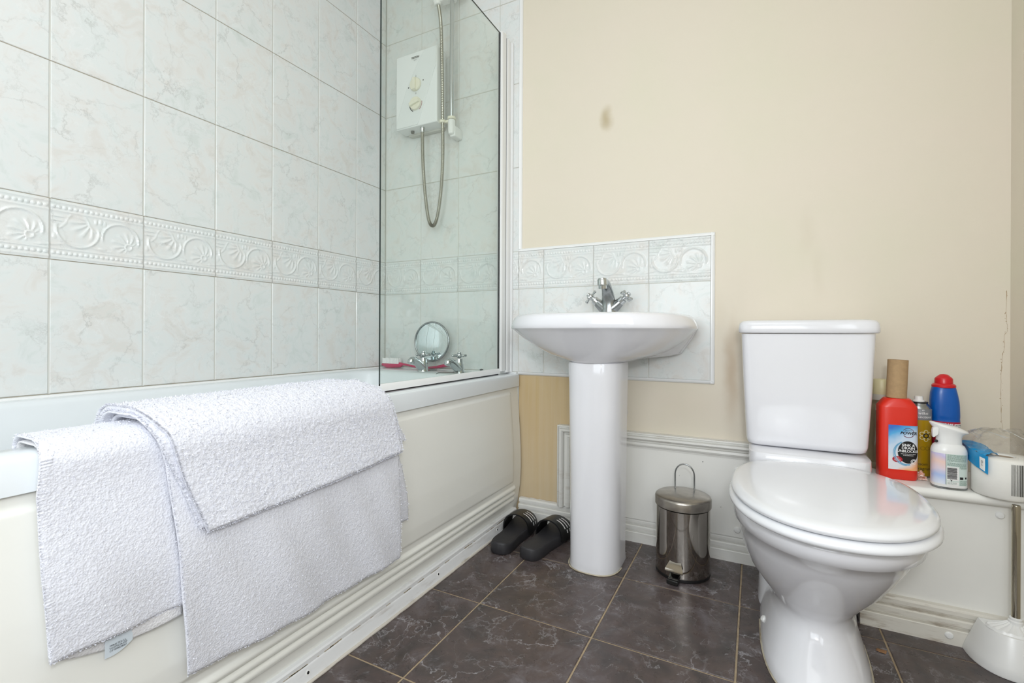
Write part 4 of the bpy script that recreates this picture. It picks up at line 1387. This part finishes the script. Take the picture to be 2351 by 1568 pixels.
# thick shorter towel folded over the top of it
ta = thing('bath_mat_towel', 'thick fluffy white towel folded over the long towel, shortest at the front', 'towel', (.70, -1.05, RT))
mb = MB()
YLa = [(.41, -1.252), (.50, -1.283), (.58, -1.304), (.62, -1.333)]; YRa = [(.43, -.778), (.52, -.792), (.585, -.815), (.615, -.86), (.64, -.90)]
towel_layer(mb, .040, .52, [(0, .413), (.3, .418), (.7, .428), (1, .440)], YLa, YRa, .010, 270, 12, 12000, .0018, fall=.004, tuft=.0050)
mb.build('front_layer', M_TOWEL, ta, smooth=180, fix=False)
mb = MB()
towel_layer(mb, .0315, .52, [(0, .418), (.5, .434), (1, .462)], [(.41, -1.258), (.50, -1.288), (.62, -1.335)], [(.45, -.745), (.50, -.768), (.56, -.80), (.62, -.86)], .006, 130, 13, 3500, .0016, tuft=.006)
mb.build('back_layer', M_TOWEL, ta, smooth=180, fix=False)

# ------------------------------------------------------------------ things on the ledge
# orange-red drain cleaner bottle
rb = thing('drain_cleaner_bottle', 'orange red plastic bottle of drain unblocker beside the toilet cistern', 'bottle', (1.889, -.145, LED))
RC = (1.889, -.145); RA = .02


def rot(p, a, c):
    return (c[0] + p[0] * cos(a) - p[1] * sin(a), c[1] + p[0] * sin(a) + p[1] * cos(a))


def rring(a, b, z, n=4.5):
    return [(*rot(p, RA, RC), z) for p in sup(a, b, n, 64)]


mb = MB()
mb.loft([rring(.038, .026, LED + .0005), rring(.0402, .0285, LED + .004), rring(.0405, .029, LED + .03), rring(.0405, .029, LED + .1855), rring(.0400, .0287, LED + .1885, 4.4), rring(.034, .0268, LED + .198, 3.6), rring(.0285, .025, LED + .2065, 2.6), rring(.026, .024, LED + .2085, 2.2), rring(.019, .019, LED + .2088, 2), rring(.019, .019, LED + .22, 2)])
mb.build('body', simple('orange_red_plastic', S(216, 40, 20), .32), rb, smooth=50)
ct = Contour([rot(p, RA, RC) for p in sup(.0405, .029, 4.5, 160)])
# walk the outline to the middle of the front face
sf = min((ct.l[i] for i in range(160)), key=lambda q: ct.at(q)[1] + .25 * abs(ct.at(q)[0] - RC[0] + 0.0))


def rmap(x, z, off=.0005):
    # Contour walks anticlockwise: front face runs towards +x
    a, b = ct.at(sf + x + .0062, off)
    return (a, b, LED + .081 + z)


mb = MB(); patch(mb, -.029, .036, -.054, .060, rmap, 22, 6)
lab = mb.build('label', mat_label_gradient('blue_white_label', [(0, S(60, 110, 200)), (.18, S(84, 170, 222)), (.36, S(196, 216, 236)), (.62, S(226, 226, 232)), (.86, S(222, 222, 226)), (1, S(240, 170, 110))], (.55, 0, -.83), (RC[0], 0, LED + .08), 9.0), rb, smooth=50)
lab['label'] = 'blue and white printed label'
mb = MB(); disc(mb, .0112, -.008, .0212, .0285, lambda x, z: rmap(x, z, .0009), 36, 5); mb.build('black_drop', simple('label_black', S(18, 18, 20), .35), lab, smooth=50)
mb = MB(); arc_strip(mb, .0088, -.010, .0235, .0262, radians(115), radians(285), lambda x, z: rmap(x, z * 1.2 + .002, .0011), 24); arc_strip(mb, .0085, -.011, .0270, .0282, radians(130), radians(270), lambda x, z: rmap(x, z * 1.12 + .001, .0011), 24)
mb.build('splash', simple('splash_blue', S(110, 170, 205), .3), lab, smooth=50)
mb = MB()
for body, sz, zz, wd in (('SINK &', .0086, .010, 1.0), ('DRAIN', .0086, .0025, 1.05), ('UNBLOCKER', .0086, -.0053, .92), ('FOR USE IN KITCHENS', .0030, -.0125, 1.0), ('& BATHROOMS', .0030, -.0160, 1.0)):
    put_text(mb, body, sz, lambda x, y: rmap(.0116 + x, zz + y, .0013), bold=.00016 if sz > .005 else 0, width=wd)
arc_strip(mb, .0230, -.0310, .0030, .0042, 0, 4.6, lambda x, z: rmap(x, z, .0013)); arc_strip(mb, .0230, -.0310, .0056, .0066, .6, 5.4, lambda x, z: rmap(x, z, .0013))
mb.build('white_lettering', M_INKW, lab, smooth=0)
mb = MB(); put_text(mb, 'POWER', .0098, lambda x, y: rmap(.0120 + x, .0405 + y, .0011), bold=.0003, shear=.25); put_text(mb, 'MIGHTY', .0038, lambda x, y: rmap(.0115 + x, .0475 + y, .0011))
mb.build('black_lettering', M_INK, lab, smooth=0)
mb = MB(); arc_strip(mb, .0118, .0415, .0112, .0124, radians(15), radians(150), lambda x, z: rmap(x, z, .0008)); arc_strip(mb, .0118, .0415, .0108, .0124, radians(215), radians(330), lambda x, z: rmap(x, z, .0008)); mb.build('ring_mark', simple('plum_print', S(110, 50, 70), .4), lab, smooth=0)
mb = MB(); disc(mb, -.0105, -.0275, .0105, .0078, lambda x, z: rmap(x, z, .0010), 24, 3, 0); mb.build('red_badge', simple('badge_red', S(178, 20, 40), .35), lab, smooth=50)
mb = MB()
for body, zz in (('FAST', -.0240), ('ACTION', -.0272), ('FORMULA', -.0304)):
    put_text(mb, body, .0032, lambda x, y: rmap(-.0105 + x, zz + y, .0013))
mb.build('badge_lettering', M_INKW, lab, smooth=0)

# cardboard tube on the bottle neck
mb = MB()
cz = LED + .2092
mb.lathe([(.0205, .0), (.0218, .0), (.0218, .099), (.0205, .0992), (.0203, .05), (.0203, .002)], (RC[0] - .0005, RC[1], cz), 40, (.035, 0, 1), False, False)
tag(mb.build('cardboard_tube', simple('brown_card', S(176, 146, 108), .85, var=(120, .86), bump=(180, .25)), smooth=50), 'empty brown cardboard roll tube standing over the neck of the red bottle', 'cardboard tube')

# clear bottle with pale cap behind it
cb = thing('clear_bottle', 'clear plastic bottle with pale yellow cap half hidden behind the orange red bottle', 'bottle', (1.872, -.062, LED))
cc = (1.874, -.060)
mb = MB(); mb.loft([[(cc[0] + x, cc[1] + y, LED + z) for x, y in sup(a, b, 3.6, 40)] for a, b, z in ((.026, .020, .0006), (.030, .024, .006), (.031, .025, .02), (.031, .025, .165), (.029, .023, .178), (.022, .018, .188), (.018, .016, .192))]); mb.build('body', mat_glass('clear_bottle_plastic', (.80, .78, .72, 1), .08), cb, smooth=50)
mb = MB(); mb.lathe([(.0001, .192), (.0215, .192), (.022, .196), (.022, .208), (.0001, .208)], (cc[0], cc[1], LED), 26); mb.build('collar', simple('grey_white_collar', S(196, 192, 180), .4), cb)
mb = MB(); mb.lathe([(.0001, .208), (.0205, .208), (.0215, .212), (.0212, .246), (.019, .2495), (.0001, .25)], (cc[0], cc[1], LED), 26); mb.build('cap', simple('pale_yellow_cap', S(220, 212, 170), .4), cb, smooth=50)

# air freshener can
ac = thing('aerosol_can', 'mustard yellow and grey air freshener can between the red and white bottles', 'aerosol can', (1.947, -.095, LED))
kc = (1.9475, -.0950); kr = .0258


def can_part(name, prof, m):
    mb = MB(); mb.lathe(prof, (kc[0], kc[1], LED), 48); return mb.build(name, m, ac, smooth=40)


can_part('body', [(.0001, .0006), (kr - .001, .0006), (kr, .003), (kr, .152), (.0001, .152)], simple('mustard_print', S(172, 138, 6), .3))
can_part('base_rim', [(kr + .0006, .0004), (kr + .0008, .002), (kr + .0002, .0045)], M_CHROME_D)
can_part('grey_band', [(kr + .0002, .1505), (kr + .0002, .178), (kr - .001, .180), (.0001, .180)], simple('grey_print', S(120, 122, 126), .35))
can_part('shoulder', [(kr - .0005, .179), (kr - .002, .183), (.019, .190), (.0175, .192), (.0175, .195), (.0001, .195)], M_CHROME_D)
can_part('valve_ring', [(.0178, .1925), (.0186, .1945), (.0178, .1965)], M_BLACKP)
mb = MB(); mb.lathe([(.0001, .195), (.0125, .195), (.0125, .199), (.0095, .201), (.0088, .2105), (.0001, .212)], (kc[0] - .001, kc[1], LED), 24)
mb.build('spray_button', M_WHITEP, ac, smooth=40)
vd = atan2(-1.7104 - kc[1], 1.5589 - kc[0])     # which side of the can shows


def kmap(x, z, off=.0004):
    a = -1.62 + (x + .004) / kr
    return (kc[0] + (kr + off) * cos(a), kc[1] + (kr + off) * sin(a), LED + z)


mb = MB()
for k in range(6):
    a = pi / 2 + k * pi / 3
    disc(mb, .006 + .0100 * cos(a), .110 + .0100 * sin(a), .0054, .0054, lambda x, z: kmap(x, z, .0003), 20, 1, .62)
mb.build('flower_mark', simple('pale_print', S(216, 206, 150), .4), ac, smooth=0)
mb = MB(); disc(mb, .006, .110, .0068, .0068, lambda x, z: kmap(x, z, .0006), 24, 1, .60)
mb.build('flower_centre', M_INK, ac, smooth=0)
mb = MB()
put_text(mb, 'room', .0105, lambda x, y: kmap(-.002 + x, .0355 + y)); put_text(mb, 'fragrance', .0105, lambda x, y: kmap(.006 + x, .0235 + y))
mb.build('black_lettering', M_INK, ac, smooth=0)
mb = MB()
for cx in (-.001, .009, .019):
    disc(mb, cx, .077, .0052, .0052, lambda x, z: kmap(x, z), 20, 1, .70)
mb.build('shadow_print', simple('dark_mustard_print', S(140, 112, 14), .4), ac, smooth=0)
mb = MB(); put_text(mb, 'wilko', .0098, lambda x, y: kmap(.000 + x, .1685 + y)); put_text(mb, 'functional', .0088, lambda x, y: kmap(.004 + x, .1585 + y)); put_text(mb, 'air', .006, lambda x, y: kmap(.000 + x, .1765 + y)); mb.build('white_print', M_INKW, ac, smooth=0)

# blue toilet cleaner with red cap
bb = thing('toilet_cleaner_bottle', 'blue bottle with red screw cap at the back of the ledge', 'bottle', (2.002, -.072, LED))
bc2 = (2.004, -.078)


def blr(a, b, z, dx=0, n=2.6):
    return [(bc2[0] + dx + x, bc2[1] + y, LED + z) for x, y in sup(a, b, n, 48)]


mb = MB()
mb.loft([blr(.026, .022, .0006), blr(.0295, .0245, .005), blr(.030, .025, .02), blr(.030, .025, .150), blr(.0295, .0245, .156), blr(.030, .025, .158), blr(.0300, .0250, .165), blr(.0300, .0248, .185, -.0005), blr(.0294, .0245, .200, -.001), blr(.0270, .0230, .220, -.002), blr(.0235, .0212, .236, -.002), blr(.0195, .0195, .240, -.002)])
mb.build('body', simple('royal_blue_plastic', S(0, 86, 172), .28), bb, smooth=60)
mb = MB()
cx, cy = bc2[0] - .002, bc2[1]
mb.lathe([(.0225, .235), (.0246, .2365), (.0246, .2415), (.0215, .245), (.0188, .246), (.0184, .258), (.0168, .261), (.010, .2675), (.0075, .2695), (.0001, .2705)], (cx, cy, LED), 40); mb.build('cap', simple('red_cap_plastic', S(204, 22, 34), .28), bb, smooth=40)
ct2 = Contour([(p[0], p[1]) for p in blr(.030, .025, 0)])
sf2 = ct2.L * .75


def bmap(x, z, off=.0004):
    a, b = ct2.at(sf2 + x, off)
    return (a, b, LED + z)


mb = MB(); patch(mb, -.040, .040, .05, .148, lambda x, z: bmap(x, z), 26, 1); lb = mb.build('label', simple('crimson_label', S(170, 20, 52), .35), bb, smooth=50)
mb = MB(); put_text(mb, 'GERMS', .0100, lambda x, y: bmap(-.004 + x, .1400 + y, .0008), bold=.0002); patch(mb, .013, .034, .118, .143, lambda x, z: bmap(x, z, .0007), 8, 1); mb.build('white_print', M_INKW, lb, smooth=0)
mb = MB(); put_text(mb, 'KILLS 99.9%', .0034, lambda x, y: bmap(.0235 + x, .1395 + y, .0011), bold=.0002)
for k in range(5):
    patch(mb, .0145, .0325 - .002 * (k % 3), .1352 - k * .0032, .1362 - k * .0032, lambda x, z: bmap(x, z, .0010), 4, 1)
mb.build('small_print', simple('grey_print_ink', S(90, 84, 88), .5), lb, smooth=0)

# white trigger air spray
ws = thing('air_freshener_spray', 'white oval air freshener spray with flared top at the front of the ledge', 'spray bottle', (1.982, -.188, LED))
wc = (1.982, -.188)


def wr(a, b, z, n=2.6, dx=0, tilt=0.0):
    return [(wc[0] + dx + x, wc[1] + y, LED + z + tilt * x) for x, y in sup(a, b, n, 56)]


mb = MB()
mb.loft([wr(.0325, .0245, .004), wr(.0335, .0255, .006), wr(.0335, .0255, .090), wr(.0325, .0248, .095), wr(.029, .0225, .1035, 2.4), wr(.0225, .0195, .1085, 2.2), wr(.0215, .019, .1095, 2.1)])
mb.build('body', M_WHITEP, ws, smooth=50)
mb = MB(); mb.loft([wr(.0315, .0235, .0004), wr(.0335, .0255, .0015), wr(.0338, .0258, .005), wr(.0325, .0245, .006)]); mb.build('base_rim', M_CHROME_D, ws, smooth=50)
mb = MB()
mb.loft([wr(.0250, .020, .1035, 2.1), wr(.0240, .0195, .114, 2.1), wr(.0240, .0195, .124, 2.1, 0, -.04), wr(.0262, .0205, .132, 2.1, .000, -.12), wr(.0310, .0225, .1395, 2.1, .0, -.22), wr(.0365, .0245, .1445, 2.1, .0, -.29), wr(.0372, .0248, .1468, 2.1, .0, -.30), wr(.034, .023, .1500, 2.1, .0, -.29), wr(.015, .012, .1530, 2.1, 0, -.2)])
mb.build('trigger_head', M_WHITEP, ws, smooth=50)
mb = MB()
mb.loft([[(wc[0] + a, wc[1] + q, LED + z) for a, z in ((-.022, .148), (-.0335, .1455), (-.0345, .138), (-.0335, .122), (-.0300, .1235), (-.0235, .130))] for q in (-.016, -.004)])
mb.build('trigger', M_WHITEP, ws, smooth=30, bevel=.0012)
mb = MB(); mb.lathe([(.0035, 0), (.0035, .004)], (wc[0] - .026, wc[1] - .010, LED + .113), 10, (-.3, -1, 0)); mb.build('lock_pin', M_BLACKP, ws)
ct3 = Contour([(p[0], p[1]) for p in wr(.0335, .0255, 0)])
sf3 = ct3.L * .75


def wmap(x, z, off=.0004):
    a, b = ct3.at(sf3 + x, off)
    return (a, b, LED + z)


mb = MB(); patch(mb, -.046, -.0125, .012, .086, lambda x, z: wmap(x, z), 12, 8)
mb.build('front_label', mat_label_gradient('pastel_swirl_label', [(0, S(236, 238, 244)), (.3, S(176, 196, 236)), (.45, S(228, 214, 226)), (.62, S(240, 208, 196)), (.8, S(204, 196, 230)), (1, S(240, 240, 244))], (.5, .3, .8), (wc[0] - .02, wc[1], LED + .045), 12.0), ws, smooth=50)
mb = MB(); patch(mb, -.0120, .030, .012, .086, lambda x, z: wmap(x, z), 14, 2); bl = mb.build('back_label', simple('pale_green_label', S(206, 220, 214), .4), ws, smooth=50)
mb = MB(); patch(mb, -.0100, .0115, .012, .020, lambda x, z: wmap(x, z, .0007), 6, 1); patch(mb, -.0105, .0120, .0225, .0560, lambda x, z: wmap(x, z, .0007), 6, 1); mb.build('white_field', M_WHITEP, bl, smooth=50)
mb = MB()
rnd = random.Random(9)
zz = .0265
for k in range(19):
    hh = rnd.choice([.0006, .0009, .0013])
    patch(mb, -.0095, .0088 - (.0007 if k % 4 else 0), zz, zz + hh, lambda x, z: wmap(x, z, .0010), 6, 1); zz += hh + rnd.choice([.0004, .0006])
patch(mb, .0138, .0205, .0268, .0325, lambda x, z: wmap(x, z, .0008), 3, 1); patch(mb, .0245, .0285, .0280, .0325, lambda x, z: wmap(x, z, .0008), 3, 1)
patch(mb, -.0122, -.0116, .012, .086, lambda x, z: wmap(x, z, .0006), 1, 1)
put_text(mb, 'Y', .0055, lambda x, y: wmap(-.002 + x, .0225 + y, .0010), bold=.0004)
put_text(mb, 'BAR CODE 5', .003, lambda x, y: wmap(.0108 - y, .040 + x, .0010)) if False else None
mb.build('barcode', M_INK, bl, smooth=0)
mb = MB()
for k in range(16):
    z = .0835 - k * .0021
    if .066 < z < .0685: continue
    x = -.0095
    x1_ = .0285
    while x < x1_:
        l = rnd.uniform(.001, .0042)
        if not (z < .058 and x < .0125): patch(mb, x, min(x + l, x1_), z, z + .0009, lambda a, b: wmap(a, b, .0008), 2, 1)
        x += l + .0007
mb.build('small_print', M_GPRINT, bl, smooth=0)
mb = MB()
for k in range(6):
    z = .0225 - k * .0019; x = .0135
    while x < .028:
        l = rnd.uniform(.001, .003); patch(mb, x, x + l, z, z + .0008, lambda a, b: wmap(a, b, .0008), 2, 1); x += l + .0006
mb.build('footnote_print', M_GPRINT, bl, smooth=0)
mb = MB()
for k in range(3):
    z = .0178 - k * .0019; x = -.009
    while x < .008:
        l = rnd.uniform(.001, .003); patch(mb, x, x + l, z, z + .0007, lambda a, b: wmap(a, b, .0010), 2, 1); x += l + .0006
mb.build('address_print', M_GPRINT, bl, smooth=0)

# crumpled scrap between the bottles
mb = MB()
rnd = random.Random(21)
mb.grid(lambda a, b: (1.930 + .020 * a + .003 * noise.noise(Vector((a * 5, b * 5, 1))), -.150 + .016 * b, LED + .004 + .018 * (1 - (2 * a - 1) ** 2) * (.4 + .6 * b) + .010 * noise.noise(Vector((a * 4 + 3, b * 4, 7)))), 9, 9)
mb.grid(lambda a, b: (1.932 + .020 * a + .003 * noise.noise(Vector((a * 5, b * 5, 4))), -.152 + .014 * b, LED + .0012 + .007 * b + .003 * abs(noise.noise(Vector((a * 6, b * 5, 2))))), 8, 8)
t = NT('crinkled_pink_wrapper'); t.set('Base Color', t.ramp(t.noise(t.obj(), 120, 4), [(.4, S(236, 214, 200)), (.52, S(222, 150, 120)), (.62, S(240, 226, 216))])); t.set('Roughness', .3)
tag(mb.build('crumpled_wrapper', t.m, smooth=20), 'small crumpled pinkish wrapper wedged at the foot of the yellow can', 'wrapper')

# toilet roll in its torn pack
tr = thing('toilet_roll', 'white toilet roll standing on the ledge in the right corner inside torn clear wrap', 'toilet roll', (2.097, -.185, LED))
rc_ = (2.0760, -.2030); rr_ = .0560
mb = MB(); mb.lathe([(.018, .004), (rr_ - .004, .001), (rr_, .006), (rr_, .086), (rr_ - .005, .091), (.020, .092), (.018, .088)], (rc_[0], rc_[1], LED), 64, None, False, False); mb.build('paper', simple('soft_white_paper', S(236, 234, 228), .9, bump=(70, .35), var=(30, .97)), tr, smooth=50)
mb = MB(); mb.lathe([(.018, .003), (.018, .089)], (rc_[0], rc_[1], LED), 32, None, False, False); mb.build('core', simple('grey_card_core', S(170, 150, 124), .9), tr)
pw = thing('plastic_wrap', 'torn clear plastic wrap with blue printed band bunched over the toilet roll', 'plastic wrap', (2.09, -.17, LED))


def filmpt(a, b):
    th = 2 * pi * a
    ph = b * pi / 2
    nz = noise.noise(Vector((cos(th) * 2.2, sin(th) * 2.2, b * 3.1)))
    nz2 = noise.noise(Vector((cos(th) * 6, sin(th) * 6, b * 7.0 + 4)))
    r = (.0600 * cos(ph) ** .6 + .006) * (1 + .10 * nz * sin(ph * 2) + .05 * nz2 * sin(ph))
    z = .086 + .060 * sin(ph) * (1 + .16 * nz + .10 * nz2)
    x, y_ = rc_[0] + .002 + r * cos(th), rc_[1] + .030 + r * 1.10 * sin(th)
    return (min(x, RW - .002), min(y_, .004), LED + z)


mb = MB(); mb.grid(lambda a, b: filmpt(a, b * .97), 72, 26)
mb.build('clear_film', M_FILM, pw, smooth=60)


def wrapmap(ang, z, off=.0045):
    r = rr_ + off
    return (min(rc_[0] + r * cos(ang), RW - .001), rc_[1] + r * sin(ang), LED + z)


BP = cr([(2.0175, -.138, 0), (2.0172, -.165, 0), (2.0172, -.195, 0), (2.0200, -.222, 0), (2.0262, -.2400, 0), (2.0335, -.2508, 0)], 40, False)


def bandpt(a, b, off=0.0):
    i = min(len(BP) - 2, int(a * (len(BP) - 1))); f_ = a * (len(BP) - 1) - i
    q = BP[i].lerp(BP[i + 1], f_); tg_ = (BP[i + 1] - BP[i]).normalized()
    nz = .0010 * noise.noise(Vector((a * 6, b * 3, 1)))
    zt_, zb_ = LED + .108 - .012 * a, LED + .084 - .030 * a
    return (q.x + tg_.y * (off + nz), q.y - tg_.x * (off + nz), zt_ + (zb_ - zt_) * b)


mb = MB()
mb.grid(lambda a, b: bandpt(a, b), 28, 6)
mb.grid(lambda a, b: (lambda q: (q[0] + (rc_[0] + .01 - q[0]) * .62 * b, q[1] + (rc_[1] + .03 - q[1]) * .45 * b, q[2] + .006 * sin(pi * b) - .004 * b + .004 * noise.noise(Vector((a * 8, b * 6, 3)))))(bandpt(a * .92, 0)), 24, 8)
bd = mb.build('blue_band', simple('cyan_blue_print', S(16, 142, 200), .3), pw, smooth=60)
bd['label'] = 'cyan blue printed band'
mb = MB(); mb.grid(lambda a, b: bandpt(.74 + .17 * a, .92 - .72 * b, .0008), 6, 2); ml = mb.build('leaf_mark', M_WHITEP, bd, smooth=50)
mb = MB()


def lm(x, z):
    return bandpt(.825 + x * 9.0, .50 - z * 27.0, .0014)


arc_strip(mb, 0, .002, .0022, .0030, -.9, pi + .9, lm, 12); patch(mb, -.0004, .0004, -.003, .002, lm, 1, 1); put_text(mb, 'FSC', .0034, lambda x, y: lm(x, -.0055 + y)); mb.build('mark_print', M_INK, ml, smooth=0)
mb = MB()
rnd = random.Random(31)
a_ = 263.0
while a_ < 292:
    w_ = rnd.choice([.45, .7, 1.1, 1.5])
    mb.grid(lambda u, b: wrapmap(radians(a_ + w_ * u), .014 + .070 * b, .0012), 1, 4); a_ += w_ + rnd.choice([.5, .8, 1.2])
mb.build('barcode', simple('barcode_ink', S(52, 52, 48), .5), pw, smooth=0)
mb = MB()
rnd = random.Random(13)
for k in range(5):
    a0 = rnd.uniform(0, 1)
    p = [Vector(filmpt(a0 + .05 * q + .02 * rnd.random(), .35 + .10 * q)) + Vector((0, 0, .001)) for q in range(5)]
    mb.tube(cr(p, 16, False), .0007, 5)
mb.build('film_crease', simple('film_white_crease', S(230, 232, 232), .2), pw, smooth=60)

# ------------------------------------------------------------------ toilet brush
tbz = thing('toilet_brush', 'white plastic toilet brush holder with chrome handle in the right corner', 'toilet brush', (2.076, -.27, 0))
hx, hy = 2.0765, -.2290


def dring(hw, dep, z, yb=hy, N=40):
    o = []
    for k in range(N + 1):
        a = pi + pi * k / N
        c_, s_ = cos(a), sin(a)
        o.append((hx + hw * math.copysign(abs(c_) ** .8, c_), yb + dep * -abs(s_) ** .8, z))
    return o


mb = MB()
mb.loft([dring(.0795, .098, .0006), dring(.080, .099, .004), dring(.074, .094, .022), dring(.062, .082, .055), dring(.054, .073, .076), dring(.052, .071, .080), dring(.049, .068, .0805)])
mb.build('holder', M_WHITEP, tbz, smooth=50)
mb = MB()
NR = 84
rings = []
for f, z in ((1.0, .0800), (.93, .084), (.75, .0875), (.5, .092), (.30, .098), (.22, .1005)):
    rg = []
    for k in range(NR):
        a = 2 * pi * k / NR
        c_, s_ = cos(a), sin(a)
        fl = .0022 * (abs(sin(a * 9))) * (1 if .25 < f < .95 else .2)
        x = hx + .050 * f * c_; y_ = -.2615 + (.0335 if s_ < 0 else .0300) * f * s_
        rg.append((x, y_, z + fl))
    rings.append(rg)
mb.loft(rings); mb.build('shell_top', M_WHITEP, tbz, smooth=25)
mb = MB(); mb.lathe([(.0130, .096), (.0125, .104), (.0105, .106), (.0110, .110), (.0085, .112)], (hx, -.2615, 0), 24); mb.build('collar', M_WHITEP, tbz, smooth=40)
mb = MB(); mb.lathe([(.0001, .108), (.0075, .108), (.0075, .358), (.0068, .361), (.0001, .3615)], (hx, -.2615, 0), 24); mb.build('handle', simple('brassy_chrome', S(186, 180, 164), .08, 1.0), tbz, smooth=40)

# scrap on the floor
mb = MB(); mb.grid(lambda a, b: (1.812 + .018 * a + .004 * b, -.338 + .011 * b - .006 * a, .0012 + .0022 * a * b + .0015 * noise.noise(Vector((a * 4, b * 4, 0)))), 5, 4)
sc = mb.build('paper_scrap', simple('brown_paper', S(150, 112, 78), .9), smooth=40)
so = sc.modifiers.new('solid', 'SOLIDIFY'); so.thickness = .0006
tag(sc, 'tiny torn brown paper scrap on the floor tiles beside the toilet foot', 'paper scrap')

# give mesh-only top-level things their own origin at their base
for o in list(C.objects):
    if o.type == 'MESH' and o.parent is None and o.get('label'):
        vs = [v.co for v in o.data.vertices]
        c = Vector((sum(v.x for v in vs) / len(vs), sum(v.y for v in vs) / len(vs), min(v.z for v in vs)))
        o.data.transform(Matrix.Translation(-c)); o.location = c
